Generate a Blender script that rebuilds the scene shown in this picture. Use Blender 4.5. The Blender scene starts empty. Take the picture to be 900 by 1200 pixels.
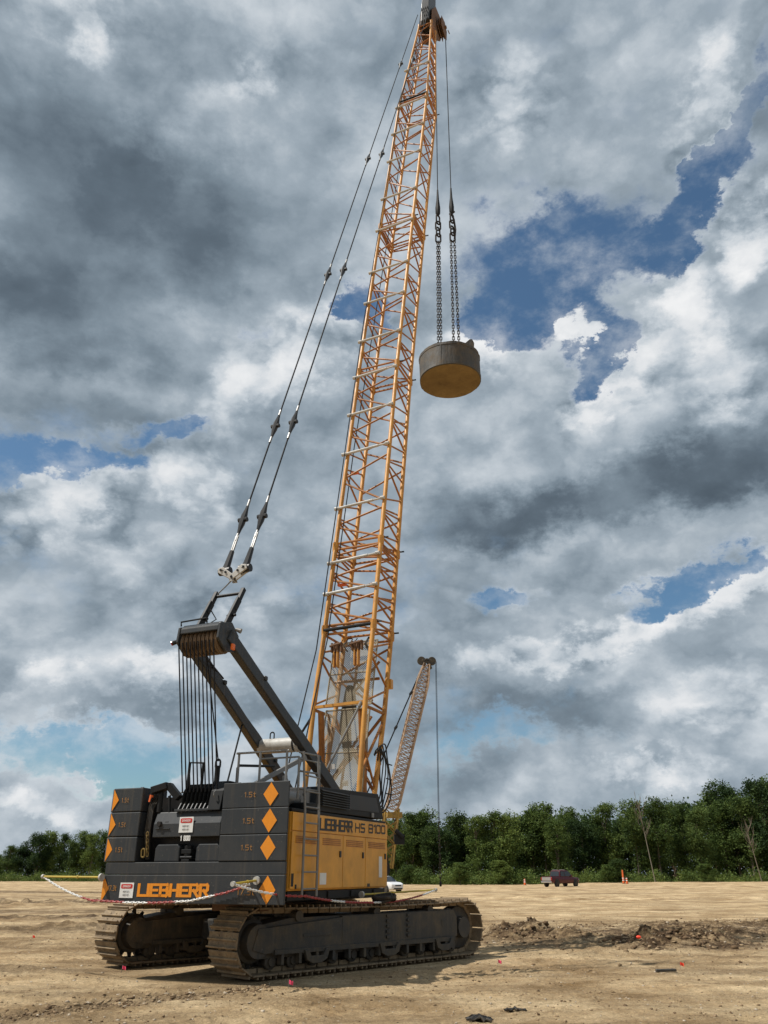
import bpy, math, random
import numpy as np
from math import sin, cos, tan, pi, radians as R_, sqrt, atan2, hypot
from mathutils import Vector, Matrix
random.seed(7); rng = np.random.default_rng(11)
scn = bpy.context.scene
COL = scn.collection

# ------------------------------------------------------------------ helpers
class MB:
    """collects faces, builds ONE mesh object"""
    def __init__(s): s.v = []; s.f = []; s.m = []; s.cm = 0
    def add(s, vs, fs):
        b = len(s.v); s.v += [tuple(v) for v in vs]
        for f in fs: s.f.append(tuple(b + i for i in f)); s.m.append(s.cm)
        return s
    def mat(s, i): s.cm = i; return s
    def box(s, x0, x1, y0, y1, z0, z1, M=None):
        vs = [Vector((x, y, z)) for z in (z0, z1) for y in (y0, y1) for x in (x0, x1)]
        if M: vs = [M @ v for v in vs]
        return s.add(vs, [(0,2,3,1),(4,5,7,6),(0,1,5,4),(2,6,7,3),(0,4,6,2),(1,3,7,5)])
    def tube(s, a, b, r, n=8, r2=None, cap=True):
        a = Vector(a); b = Vector(b); d = (b - a)
        if d.length < 1e-6: return s
        d.normalize(); u = d.orthogonal().normalized(); w = d.cross(u); r2 = r if r2 is None else r2
        vs = []
        for p, q in ((a, r), (b, r2)):
            for i in range(n):
                t = 2*pi*(i+.5)/n; vs.append(p + u*cos(t)*q + w*sin(t)*q)
        fs = [(i, (i+1) % n, n+(i+1) % n, n+i) for i in range(n)]
        if cap: fs += [tuple(range(n-1, -1, -1)), tuple(range(n, 2*n))]
        return s.add(vs, fs)
    def path(s, pts, r, n=6):
        pts = [Vector(p) for p in pts]; N = len(pts); vs = []; u = None
        for k, p in enumerate(pts):
            d = (pts[min(k+1, N-1)] - pts[max(k-1, 0)]).normalized()
            if u is None: u = d.orthogonal().normalized()
            u = (u - d*u.dot(d)).normalized(); w = d.cross(u)
            rr = r[k] if isinstance(r, (list, tuple)) else r
            for i in range(n):
                t = 2*pi*i/n; vs.append(p + u*cos(t)*rr + w*sin(t)*rr)
        fs = [(k*n+i, k*n+(i+1) % n, (k+1)*n+(i+1) % n, (k+1)*n+i) for k in range(N-1) for i in range(n)]
        fs += [tuple(range(n-1, -1, -1)), tuple((N-1)*n+i for i in range(n))]
        return s.add(vs, fs)
    def bar(s, a, b, w, h, up=(0, 0, 1)):
        a = Vector(a); b = Vector(b); d = (b-a).normalized(); up = Vector(up)
        x = d.cross(up)
        if x.length < 1e-4: x = d.orthogonal()
        x.normalize(); z = x.cross(d)
        vs = [p + x*(i*w/2) + z*(j*h/2) for p in (a, b) for i, j in ((-1,-1),(1,-1),(1,1),(-1,1))]
        return s.add(vs, [(0,1,5,4),(1,2,6,5),(2,3,7,6),(3,0,4,7),(0,3,2,1),(4,5,6,7)])
    def prism(s, poly, ax, a0, a1):
        """poly in the other two axes, extruded along axis index ax"""
        def mk(p, a):
            q = list(p); q.insert(ax, a); return Vector(q)
        n = len(poly); vs = [mk(p, a0) for p in poly] + [mk(p, a1) for p in poly]
        fs = [(i, (i+1) % n, n+(i+1) % n, n+i) for i in range(n)] + [tuple(range(n-1, -1, -1)), tuple(range(n, 2*n))]
        return s.add(vs, fs)
    def lathe(s, prof, c, axis=2, n=32, cap=True):
        vs = []
        for (r, h) in prof:
            for i in range(n):
                t = 2*pi*i/n; p = [r*cos(t), r*sin(t)]; p.insert(axis, h)
                vs.append(Vector(p) + Vector(c))
        fs = [(k*n+i, k*n+(i+1) % n, (k+1)*n+(i+1) % n, (k+1)*n+i) for k in range(len(prof)-1) for i in range(n)]
        if cap: fs += [tuple(range(n-1, -1, -1)), tuple((len(prof)-1)*n+i for i in range(n))]
        return s.add(vs, fs)
    def link(s, c, d, u, L, W, r, n=6, seg=14):
        """an oval chain link: centre c, long axis d, side axis u"""
        c = Vector(c); d = Vector(d).normalized(); u = Vector(u); u = (u-d*u.dot(d)).normalized()
        st = L/2 - W/2; nrm = d.cross(u); vs = []
        for k in range(seg):
            t = 2*pi*k/seg; cx = cos(t); sx = sin(t)
            ctr = c + u*(sx*W/2) + d*(cx*W/2 + (st if cx >= 0 else -st))
            out = (u*sx + d*cx)
            for i in range(n):
                a = 2*pi*i/n; vs.append(ctr + out*cos(a)*r + nrm*sin(a)*r)
        fs = [(k*n+i, k*n+(i+1) % n, ((k+1) % seg)*n+(i+1) % n, ((k+1) % seg)*n+i) for k in range(seg) for i in range(n)]
        return s.add(vs, fs)
    def build(s, name, mats, parent=None, bevel=0, smooth=False, seg=2, angle=35):
        me = bpy.data.meshes.new(name); me.from_pydata(s.v, [], s.f); me.validate(); 
        if not isinstance(mats, (list, tuple)): mats = [mats]
        for m in mats: me.materials.append(m)
        if len(mats) > 1: me.polygons.foreach_set('material_index', s.m[:len(me.polygons)])
        import bmesh
        bm = bmesh.new(); bm.from_mesh(me); bmesh.ops.recalc_face_normals(bm, faces=bm.faces); bm.to_mesh(me); bm.free()
        o = bpy.data.objects.new(name, me); COL.objects.link(o)
        if parent: o.parent = parent
        if bevel:
            b = o.modifiers.new('bevel', 'BEVEL'); b.width = bevel; b.segments = seg; b.limit_method = 'ANGLE'; b.angle_limit = R_(40)
        if smooth:
            me.polygons.foreach_set('use_smooth', [True]*len(me.polygons))
            try: me.set_sharp_from_angle(angle=R_(angle))
            except Exception: pass
        return o

def raw(name, V, F, mats, parent=None, mi=None, smooth=False):
    me = bpy.data.meshes.new(name)
    V = np.asarray(V, dtype=np.float32); F = np.asarray(F, dtype=np.int32)
    me.vertices.add(len(V)); me.vertices.foreach_set('co', V.ravel())
    k = F.shape[1]; me.loops.add(F.size); me.loops.foreach_set('vertex_index', F.ravel())
    me.polygons.add(len(F)); me.polygons.foreach_set('loop_start', np.arange(0, F.size, k, dtype=np.int32))
    for m in (mats if isinstance(mats, (list, tuple)) else [mats]): me.materials.append(m)
    if mi is not None: me.polygons.foreach_set('material_index', np.asarray(mi, dtype=np.int32))
    if smooth: me.polygons.foreach_set('use_smooth', np.ones(len(F), dtype=bool))
    me.update(calc_edges=True); me.validate()
    o = bpy.data.objects.new(name, me); COL.objects.link(o)
    if parent: o.parent = parent
    return o

def tag(o, label=None, cat=None, group=None, kind=None):
    if label: o['label'] = label
    if cat: o['category'] = cat
    if group: o['group'] = group
    if kind: o['kind'] = kind
    return o
def empty(name, loc=(0, 0, 0), rz=0, parent=None):
    o = bpy.data.objects.new(name, None); COL.objects.link(o); o.location = loc; o.rotation_euler = (0, 0, rz)
    o.empty_display_size = .2
    if parent: o.parent = parent
    return o
def copy_tree(o, parent=None):
    c = o.copy(); COL.objects.link(c); c.parent = parent
    for ch in list(o.children): copy_tree(ch, c)
    return c

# ------------------------------------------------------------------ camera (world: camera stands at x=0,y=0, looks along +y)
F_PX = 920.0; PITCH = R_(24.8); EYE = 1.6
cam = bpy.data.cameras.new('camera'); co = bpy.data.objects.new('camera', cam); COL.objects.link(co)
cam.sensor_fit = 'HORIZONTAL'; cam.sensor_width = 36; cam.lens = 36*F_PX/900
co.location = (0, 0, EYE); co.rotation_euler = (pi/2 + PITCH, 0, 0); cam.clip_start = .1; cam.clip_end = 6000
scn.camera = co
def pixray(x, y):
    a = (x-450)/F_PX; b = (600-y)/F_PX
    return Vector((a, cos(PITCH)-b*sin(PITCH), sin(PITCH)+b*cos(PITCH)))
def at(x, y, D):            # point on the sight line at ground distance D (used once, to read positions off the photo)
    r = pixray(x, y); r = r*(D/r.y); return Vector((r.x, r.y, r.z+EYE))
def azel(x, y):
    r = pixray(x, y).normalized(); return atan2(r.x, r.y), math.asin(r.z)

# ------------------------------------------------------------------ materials
def N(nt, t, **k):
    n = nt.nodes.new(t)
    for a, b in k.items(): setattr(n, a, b)
    return n
def newmat(name):
    m = bpy.data.materials.new(name); m.use_nodes = True; nt = m.node_tree
    return m, nt, nt.nodes['Principled BSDF']
def paint(name, col, rough=.5, metal=0, dirt=.25, dirtcol=(.16, .12, .075), scale=2.2, bump=.0, spec=.4, var=.12, chips=0):
    """worn paint: tone variation, dusty blotches, faint streaks, small bumps"""
    m, nt, p = newmat(name); L = nt.links
    tc = N(nt, 'ShaderNodeTexCoord')
    n1 = N(nt, 'ShaderNodeTexNoise'); n1.inputs['Scale'].default_value = scale; n1.inputs['Detail'].default_value = 7; n1.inputs['Roughness'].default_value = .65
    n2 = N(nt, 'ShaderNodeTexNoise'); n2.inputs['Scale'].default_value = scale*7; n2.inputs['Detail'].default_value = 6
    mp = N(nt, 'ShaderNodeMapping'); mp.inputs['Scale'].default_value = (1, 1, .25)
    L.new(tc.outputs['Object'], n1.inputs['Vector']); L.new(tc.outputs['Object'], mp.inputs[0]); L.new(mp.outputs[0], n2.inputs['Vector'])
    r1 = N(nt, 'ShaderNodeMapRange'); r1.inputs[1].default_value = .42; r1.inputs[2].default_value = .75; r1.inputs[4].default_value = dirt*1.6
    L.new(n1.outputs['Fac'], r1.inputs[0])
    r2 = N(nt, 'ShaderNodeMapRange'); r2.inputs[1].default_value = .3; r2.inputs[2].default_value = .7; r2.inputs[3].default_value = .5; r2.inputs[4].default_value = 1.3
    L.new(n2.outputs['Fac'], r2.inputs[0])
    mu = N(nt, 'ShaderNodeMath', operation='MULTIPLY', use_clamp=True); L.new(r1.outputs[0], mu.inputs[0]); L.new(r2.outputs[0], mu.inputs[1])
    hs = N(nt, 'ShaderNodeMix', data_type='RGBA'); hs.inputs[6].default_value = tuple(c*(1-var) for c in col)+(1,); hs.inputs[7].default_value = tuple(min(1, c*(1+var)) for c in col)+(1,)
    L.new(n2.outputs['Fac'], hs.inputs[0])
    mx = N(nt, 'ShaderNodeMix', data_type='RGBA'); L.new(mu.outputs[0], mx.inputs[0]); L.new(hs.outputs[2], mx.inputs[6]); mx.inputs[7].default_value = dirtcol+(1,)
    outc = mx.outputs[2]
    if chips:
        n3 = N(nt, 'ShaderNodeTexNoise'); n3.inputs['Scale'].default_value = 26; n3.inputs['Detail'].default_value = 4; L.new(tc.outputs['Object'], n3.inputs['Vector'])
        c1 = N(nt, 'ShaderNodeMapRange'); c1.inputs[1].default_value = .66; c1.inputs[2].default_value = .70; c1.inputs[4].default_value = .55; L.new(n3.outputs['Fac'], c1.inputs[0])
        m3 = N(nt, 'ShaderNodeMix', data_type='RGBA'); L.new(c1.outputs[0], m3.inputs[0]); L.new(outc, m3.inputs[6]); m3.inputs[7].default_value = (.13, .115, .10, 1)
        mq = N(nt, 'ShaderNodeMapping'); mq.inputs['Scale'].default_value = (9, 9, .5); L.new(tc.outputs['Object'], mq.inputs[0])
        n4 = N(nt, 'ShaderNodeTexNoise'); n4.inputs['Scale'].default_value = 1.2; n4.inputs['Detail'].default_value = 5; L.new(mq.outputs[0], n4.inputs['Vector'])
        c2 = N(nt, 'ShaderNodeMapRange'); c2.inputs[1].default_value = .56; c2.inputs[2].default_value = .74; c2.inputs[4].default_value = .5; L.new(n4.outputs['Fac'], c2.inputs[0])
        m4 = N(nt, 'ShaderNodeMix', data_type='RGBA'); L.new(c2.outputs[0], m4.inputs[0]); L.new(m3.outputs[2], m4.inputs[6]); m4.inputs[7].default_value = (.095, .08, .062, 1); outc = m4.outputs[2]
    L.new(outc, p.inputs['Base Color'])
    rr = N(nt, 'ShaderNodeMapRange'); rr.inputs[3].default_value = rough-.08; rr.inputs[4].default_value = min(1, rough+.25); L.new(mu.outputs[0], rr.inputs[0])
    L.new(rr.outputs[0], p.inputs['Roughness']); p.inputs['Metallic'].default_value = metal
    p.inputs['Specular IOR Level'].default_value = spec
    if bump:
        b = N(nt, 'ShaderNodeBump'); b.inputs['Strength'].default_value = bump; b.inputs['Distance'].default_value = .02
        L.new(n2.outputs['Fac'], b.inputs['Height']); L.new(b.outputs[0], p.inputs['Normal'])
    return m
M = {}
M['grey'] = paint('charcoal_paint', (.033, .037, .041), .5, dirt=.14, scale=1.6, spec=.3, dirtcol=(.10, .085, .065), chips=1)
M['dark'] = paint('black_paint', (.012, .013, .014), .6, dirt=.12, spec=.2, dirtcol=(.06, .05, .04))
M['yellow'] = paint('machine_yellow_paint', (.72, .34, .04), .42, dirt=.34, dirtcol=(.30, .18, .07), scale=1.8)
M['boom'] = paint('boom_yellow_paint', (.60, .285, .05), .5, dirt=.45, dirtcol=(.26, .11, .035), scale=3)
M['lace'] = paint('lacing_paint', (.40, .16, .032), .55, dirt=.55, dirtcol=(.13, .06, .03), scale=3)
M['orange'] = paint('reflector_orange', (.75, .26, .015), .5, dirt=.1)
M['white'] = paint('white_paint', (.50, .49, .46), .55, dirt=.4, dirtcol=(.2, .17, .13))
M['silver'] = paint('galvanised_steel', (.22, .22, .215), .5, metal=.3, dirt=.25, dirtcol=(.12, .10, .08))
M['track'] = paint('muddy_track_steel', (.19, .14, .088), .8, metal=.0, dirt=.6, dirtcol=(.40, .30, .18), scale=4, bump=.6)
M['frame'] = paint('muddy_frame_paint', (.042, .041, .038), .65, dirt=.5, chips=1, dirtcol=(.16, .12, .07), scale=2.5, bump=.3)
M['rope'] = paint('steel_rope', (.018, .018, .02), .7, dirt=.1, spec=.1, dirtcol=(.03, .03, .03))
M['chain'] = paint('chain_steel', (.028, .024, .021), .6, metal=.1, dirt=.3, dirtcol=(.07, .04, .025), spec=.25)
M['rust'] = paint('rusty_steel', (.16, .085, .045), .8, dirt=.4, dirtcol=(.08, .05, .035))
M['mesh'] = paint('galvanised_mesh', (.34, .295, .21), .65, dirt=.5, dirtcol=(.16, .12, .075), spec=.15)
M['signwhite'] = paint('sign_white', (.72, .72, .70), .5, dirt=.12)
M['signred'] = paint('sign_red', (.55, .03, .025), .5, dirt=.1)
M['black'] = paint('black_lettering', (.012, .012, .013), .5, dirt=.08)
M['redchain'] = paint('red_plastic', (.36, .045, .045), .55, dirt=.35)
M['poleyellow'] = paint('yellow_plastic', (.52, .39, .05), .55, dirt=.4)
M['fluoro'] = paint('fluorescent_pink', (.95, .10, .20), .6, dirt=.0)
M['fluoored'] = paint('fluorescent_red', (.95, .07, .03), .6, dirt=.0)
M['coneorange'] = paint('cone_orange', (.75, .14, .03), .6, dirt=.2)
M['rubber'] = paint('rubber', (.02, .02, .02), .8, dirt=.3)
M['maroon'] = paint('maroon_car_paint', (.075, .007, .014), .3, dirt=.06, spec=.4)
M['carwhite'] = paint('white_car_paint', (.75, .76, .77), .3, dirt=.04, spec=.6)
M['chrome'] = paint('chrome', (.6, .6, .6), .25, metal=.9, dirt=.1)
M['redlens'] = paint('red_lens', (.35, .01, .01), .3, dirt=.05)
M['amber'] = paint('amber_lens', (.8, .16, .02), .3, dirt=.05)
M['lamp'] = paint('lamp_glass', (.7, .7, .72), .2, dirt=.05)
M['glass'] = paint('car_glass', (.02, .025, .03), .08, dirt=.05, spec=.8)
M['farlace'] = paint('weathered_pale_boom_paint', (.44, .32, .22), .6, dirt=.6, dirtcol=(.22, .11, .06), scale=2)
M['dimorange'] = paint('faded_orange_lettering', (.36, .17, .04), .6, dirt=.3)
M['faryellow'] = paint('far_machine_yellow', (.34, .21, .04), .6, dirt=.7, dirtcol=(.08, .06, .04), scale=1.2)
M['disk'] = paint('scuffed_steel_weight', (.062, .060, .056), .7, dirt=.45, dirtcol=(.16, .115, .065), scale=1.5, bump=.8, chips=1, var=.3)
M['diskbottom'] = paint('bounce_painted_steel', (.19, .125, .045), .9, dirt=.7, dirtcol=(.11, .07, .028), scale=.8, bump=.5, var=.25)  # yellow-brown is light bounced up from the dirt, painted into the underside colour
M['plastic'] = paint('black_plastic_sheet', (.015, .015, .015), .35, dirt=.4)
M['wood'] = paint('weathered_wood', (.2, .15, .1), .8, dirt=.3)
M['barkgrey'] = paint('bark_grey_brown', (.17, .14, .11), .9, dirt=.3, scale=3)
M['barkpale'] = paint('bark_pale', (.22, .195, .155), .9, dirt=.25, scale=3)

def leafmat(name, c1, c2, c3):
    m, nt, p = newmat(name); L = nt.links
    geo = N(nt, 'ShaderNodeNewGeometry'); oi = N(nt, 'ShaderNodeObjectInfo')
    tc = N(nt, 'ShaderNodeTexCoord'); n1 = N(nt, 'ShaderNodeTexNoise'); n1.inputs['Scale'].default_value = .55; n1.inputs['Detail'].default_value = 4
    L.new(tc.outputs['Object'], n1.inputs['Vector'])
    cr = N(nt, 'ShaderNodeValToRGB'); e = cr.color_ramp.elements; e[0].position = .32; e[0].color = c1+(1,); e[1].position = .72; e[1].color = c3+(1,)
    x = e.new(.52); x.color = c2+(1,)
    ad = N(nt, 'ShaderNodeMath', operation='MULTIPLY_ADD'); L.new(geo.outputs['Random Per Island'], ad.inputs[0]); ad.inputs[1].default_value = .25
    L.new(n1.outputs['Fac'], ad.inputs[2])
    sb = N(nt, 'ShaderNodeMath', operation='MULTIPLY_ADD'); L.new(oi.outputs['Random'], sb.inputs[0]); sb.inputs[1].default_value = .34; 
    s2 = N(nt, 'ShaderNodeMath', operation='SUBTRACT'); L.new(ad.outputs[0], s2.inputs[0]); s2.inputs[1].default_value = .26
    L.new(s2.outputs[0], sb.inputs[2]); L.new(sb.outputs[0], cr.inputs[0])
    L.new(cr.outputs[0], p.inputs['Base Color']); p.inputs['Roughness'].default_value = .7; p.inputs['Specular IOR Level'].default_value = .2
    tr = N(nt, 'ShaderNodeBsdfTranslucent'); L.new(cr.outputs[0], tr.inputs[0])
    ms = N(nt, 'ShaderNodeMixShader'); ms.inputs[0].default_value = .3
    L.new(p.outputs[0], ms.inputs[1]); L.new(tr.outputs[0], ms.inputs[2]); L.new(ms.outputs[0], nt.nodes['Material Output'].inputs[0])
    return m
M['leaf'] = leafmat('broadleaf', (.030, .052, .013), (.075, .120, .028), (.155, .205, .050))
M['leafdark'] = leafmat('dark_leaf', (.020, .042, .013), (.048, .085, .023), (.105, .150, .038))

# ------------------------------------------------------------------ numpy noise
def _hash(ix, iy, s):
    h = (ix*374761393 + iy*668265263 + s*1442695041) & 0xFFFFFFFF
    h = ((h ^ (h >> 13))*1274126177) & 0xFFFFFFFF
    return ((h ^ (h >> 16)) & 0xFFFF)/65535.0
def vnoise(x, y, s=0):
    x = np.asarray(x, float); y = np.asarray(y, float)
    ix = np.floor(x).astype(np.int64); iy = np.floor(y).astype(np.int64); fx = x-ix; fy = y-iy
    fx = fx*fx*(3-2*fx); fy = fy*fy*(3-2*fy)
    a = _hash(ix, iy, s); b = _hash(ix+1, iy, s); c = _hash(ix, iy+1, s); d = _hash(ix+1, iy+1, s)
    return (a*(1-fx)+b*fx)*(1-fy)+(c*(1-fx)+d*fx)*fy
def fbm(x, y, o=4, s=0, g=.5):
    t = 0; a = 1; n = 0
    for k in range(o):
        t = t+a*(vnoise(x*2**k, y*2**k, s+k*17)-.5); n += a; a *= g
    return t/n*2
def sstep(a, b, x):
    t = np.clip((x-a)/(b-a), 0, 1); return t*t*(3-2*t)

# ------------------------------------------------------------------ crane frame
CX, CY, CA = -1.825, 18.362, R_(67.5)
TA = R_(46.3)                          # heading of the tracks
TRK = 1.69                             # half gauge
def c2w(r, s, h=0):
    return Vector((CX+r*cos(CA)-s*sin(CA), CY+r*sin(CA)+s*cos(CA), h))

# ------------------------------------------------------------------ ground
def gh(x, y):
    """height of the dirt; fine relief near the camera, undulation far away"""
    x = np.asarray(x, float); y = np.asarray(y, float); d = np.hypot(x, y)
    # distance to crane footprint
    t = (x-CX)*cos(TA)+(y-CY)*sin(TA); l = -(x-CX)*sin(TA)+(y-CY)*cos(TA)
    foot = 1-sstep(0, .9, np.maximum(np.abs(t)-3.6, np.abs(l)-2.3))
    z = .045*fbm(x*.35, y*.6, 3, 5)
    z = z + .16*fbm(x*.05, y*.05, 2, 9)*sstep(26, 60, d)
    # wheel and track ruts running roughly left-right
    u = y + .12*x + 1.2*fbm(x*.08, y*.08, 2, 31)
    z = z - .035*np.clip(1-np.abs(((u*.42) % 1)-.5)*7, 0, 1)*sstep(-.3, .5, fbm(x*.1, u*.4, 2, 41))
    z = z + .018*fbm(x*.9, u*3.2, 4, 3, .6)*(.6+.4*sstep(18, 40, d))
    # crawler prints: cleat marks along the track heading
    for l0, t0, t1, k_ in ((-2.86, -9.5, -2.6, 61), (-1.72, -9.5, -3.2, 62), (1.66, -9.5, -3.2, 63), (-5.1, -11, -1, 64), (3.9, -9, 5, 65), (-4.0, -1, 9, 66)):
        on = np.clip(1.15-np.abs(l-l0)/.46, 0, 1); on = np.minimum(on*5, 1)*sstep(t0, t0+1.2, t)*sstep(t1, t1-1.0, t)*sstep(-.55, .15, fbm(x*.7, y*.7, 3, k_))
        z = z + on*(-.03+.034*np.abs(((t/.27+.25*fbm(x*2, y*2, 2, k_+9)) % 1)-.5)*2+.02*fbm(x*7, y*7, 2, k_+5))
        z = z + .035*np.exp(-((np.abs(l-l0)-.47)/.06)**2)*sstep(t0, t0+1.2, t)*sstep(t1, t1-1.0, t)*(.4+np.abs(fbm(x*3, y*3, 3, k_+3)))
    # churned bank on the right
    band = np.exp(-((y-(26.4+.25*(x-8)))/4.2)**2)*sstep(2.2, 3.8, x)*(1-.75*sstep(16, 30, x))
    ch = .22*np.abs(fbm(x*.7, y*.7, 4, 77, .55)) + .16*(1-2*np.abs(fbm(x*1.7, y*1.9, 4, 79, .6))) + .07*np.abs(fbm(x*5, y*5, 3, 78, .6))
    patch = .25+.75*sstep(.38, .62, vnoise(x*.33+4, y*.5, 120))
    z = z + band*ch*patch
    band2 = np.exp(-((y-(21.9+.18*(x-6)))/.75)**2)*np.exp(-((x-7.4)/1.5)**4)
    z = z + band2*((.14+.52*np.abs(fbm(x*1.1, y*1.3, 6, 88, .68))+.16*np.abs(fbm(x*5, y*5, 3, 89, .6))))
    band3 = np.exp(-((y-(24.5+.1*(x-3)))/1.3)**2)*np.exp(-((x-4.2)/1.5)**4)
    z = z + band3*(.10+.62*np.abs(fbm(x*1.2, y*1.4, 6, 98, .68)))
    lf = sstep(-2.5, -6, x)
    for yy_, w_, a_, k_ in ((29, 1.2, .22, 201), (36, 1.0, .25, 202), (52, 2.0, .4, 203), (23, .8, .12, 204), (17.5, .6, .10, 205)):
        z = z + lf*a_*np.exp(-((y-yy_-.08*x)/w_)**2)*(.25+np.abs(fbm(x*.6, y*1.4, 4, k_, .62))*1.6)
    # low far berm lines
    z = z + .22*np.exp(-((y-(60+.1*x))/3.)**2)*np.abs(fbm(x*.3, y*.6, 4, 101))*2*sstep(5, 12, np.abs(x+2))
    z = z + (.030*fbm(x*2.8, y*4.6, 4, 12, .68)+.016*np.abs(fbm(x*9, y*9, 2, 13, .6)))*sstep(60, 20, d)
    z = z + .5*sstep(60, 150, d)*sstep(10, 60, x)
    return np.where(foot > 0, z*(1-foot)+(-.02)*foot, z)
rad = np.concatenate([np.array([.01, 1, 2, 4, 6, 8, 9.3]), np.arange(10, 34, .062), 34*1.0105**np.arange(0, 180), np.geomspace(240, 3500, 16)])
ang = np.concatenate([np.linspace(-180, -42, 24)[:-1], np.arange(-42, -30, .8), np.arange(-30, 30, .135), np.arange(30, 42, .8), np.linspace(42, 180, 24)])
AA, RR = np.meshgrid(np.radians(ang), rad); GX = RR*np.sin(AA); GY = RR*np.cos(AA)
GZ = gh(GX, GY)*sstep(0, 8, RR)
nr, na = GX.shape
V = np.stack([GX, GY, GZ], -1).reshape(-1, 3)
i = np.arange(nr-1)[:, None]*na + np.arange(na-1)[None, :]
Fq = np.stack([i, i+na, i+na+1, i+1], -1).reshape(-1, 4)[:, ::-1]
def ground_mat():
    m, nt, p = newmat('dry_dirt'); L = nt.links
    g = N(nt, 'ShaderNodeNewGeometry'); pos = g.outputs['Position']
    def noise(scale, det, vec=None, rough=.6, dist=0):
        n = N(nt, 'ShaderNodeTexNoise'); n.inputs['Scale'].default_value = scale; n.inputs['Detail'].default_value = det; n.inputs['Roughness'].default_value = rough; n.inputs['Distortion'].default_value = dist
        L.new(vec if vec else pos, n.inputs['Vector']); return n.outputs['Fac']
    mp = N(nt, 'ShaderNodeMapping'); mp.inputs['Rotation'].default_value = (0, 0, .12); mp.inputs['Scale'].default_value = (.16, 1.0, 1); L.new(pos, mp.inputs[0])
    mp2 = N(nt, 'ShaderNodeMapping'); mp2.inputs['Rotation'].default_value = (0, 0, -.06); mp2.inputs['Scale'].default_value = (.05, .35, 1); L.new(pos, mp2.inputs[0])
    def ramp(f, st):
        r = N(nt, 'ShaderNodeValToRGB'); e = r.color_ramp.elements
        e[0].position = st[0][0]; e[0].color = st[0][1]+(1,); e[1].position = st[-1][0]; e[1].color = st[-1][1]+(1,)
        for a, b in st[1:-1]: x = e.new(a); x.color = b+(1,)
        L.new(f, r.inputs[0]); return r.outputs[0]
    def mix(a, b, f, t='MIX'):
        x = N(nt, 'ShaderNodeMix', data_type='RGBA', blend_type=t); 
        if isinstance(f, float): x.inputs[0].default_value = f
        else: L.new(f, x.inputs[0])
        for s, q in ((a, 6), (b, 7)):
            if isinstance(s, tuple): x.inputs[q].default_value = s+(1,)
            else: L.new(s, x.inputs[q])
        return x.outputs[2]
    def mr(f, a, b, c=0., d=1.):
        x = N(nt, 'ShaderNodeMapRange'); x.interpolation_type = 'SMOOTHSTEP'; x.inputs[1].default_value = a; x.inputs[2].default_value = b; x.inputs[3].default_value = c; x.inputs[4].default_value = d; L.new(f, x.inputs[0]); return x.outputs[0]
    base = ramp(noise(.45, 9, rough=.68), [(.32, (.27, .182, .092)), (.48, (.475, .355, .212)), (.64, (.72, .575, .37))])
    streak = ramp(noise(1.3, 7, mp.outputs[0], .65), [(.28, (.42, .39, .35)), (.46, (.88, .86, .83)), (.72, (1.22, 1.19, 1.14))])
    c = mix(base, streak, .8, 'MULTIPLY')
    c = mix(c, (.155, .108, .062), mr(noise(1.0, 8, mp2.outputs[0], .62, .4), .52, .68, 0, .72))
    c = mix(c, (.66, .50, .29), mr(noise(.28, 6, rough=.6), .58, .70, 0, .65))
    att = N(nt, 'ShaderNodeAttribute'); att.attribute_name = 'damp'
    dn = N(nt, 'ShaderNodeMath', operation='MULTIPLY', use_clamp=True); L.new(att.outputs['Fac'], dn.inputs[0]); L.new(mr(noise(2.4, 8, rough=.7), .36, .6, .25, 1.1), dn.inputs[1])
    c = mix(c, (.085, .055, .032), dn.outputs[0])
    c = mix(c, ramp(noise(38, 3, rough=.8), [(.3, (.55, .52, .49)), (.7, (1.35, 1.33, 1.3))]), .6, 'MULTIPLY')
    c = mix(c, ramp(noise(9, 6, rough=.75), [(.35, (.62, .59, .56)), (.65, (1.22, 1.2, 1.18))]), .6, 'MULTIPLY')
    # pebbles: small pale and dark specks
    vo = N(nt, 'ShaderNodeTexVoronoi'); vo.inputs['Scale'].default_value = 9; L.new(pos, vo.inputs['Vector'])
    c = mix(c, (.50, .42, .31), mr(vo.outputs['Distance'], .16, .10, 0, .55))
    vo2 = N(nt, 'ShaderNodeTexVoronoi'); vo2.inputs['Scale'].default_value = 5; L.new(pos, vo2.inputs['Vector'])
    c = mix(c, (.10, .07, .045), mr(vo2.outputs['Distance'], .13, .07, 0, .6))
    L.new(c, p.inputs['Base Color']); p.inputs['Roughness'].default_value = .95; p.inputs['Specular IOR Level'].default_value = .15
    b1 = N(nt, 'ShaderNodeBump'); b1.inputs['Strength'].default_value = 1.0; b1.inputs['Distance'].default_value = .14; L.new(noise(5, 9, rough=.72), b1.inputs['Height'])
    b2 = N(nt, 'ShaderNodeBump'); b2.inputs['Strength'].default_value = .6; b2.inputs['Distance'].default_value = .15; L.new(noise(3.4, 7, mp.outputs[0], .68), b2.inputs['Height']); L.new(b1.outputs[0], b2.inputs['Normal'])
    L.new(b2.outputs[0], p.inputs['Normal'])
    return m
M['dirt'] = ground_mat()
def clodmat():
    m = paint('dry_clod', (.31, .225, .135), .95, dirt=.6, dirtcol=(.17, .115, .065), scale=3, bump=.6, spec=.1, var=.3)
    return m
M['clod'] = clodmat()
M['clodpale'] = paint('pale_stone', (.47, .40, .31), .9, dirt=.5, dirtcol=(.30, .22, .14), scale=2.5, spec=.1, var=.25)
M['cloddamp'] = paint('damp_clod', (.15, .098, .055), .9, dirt=.4, dirtcol=(.08, .05, .03), scale=3, bump=.6, spec=.15, var=.3)
ground = raw('ground', V, Fq, M['dirt'], smooth=True); tag(ground, kind='structure')
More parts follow.
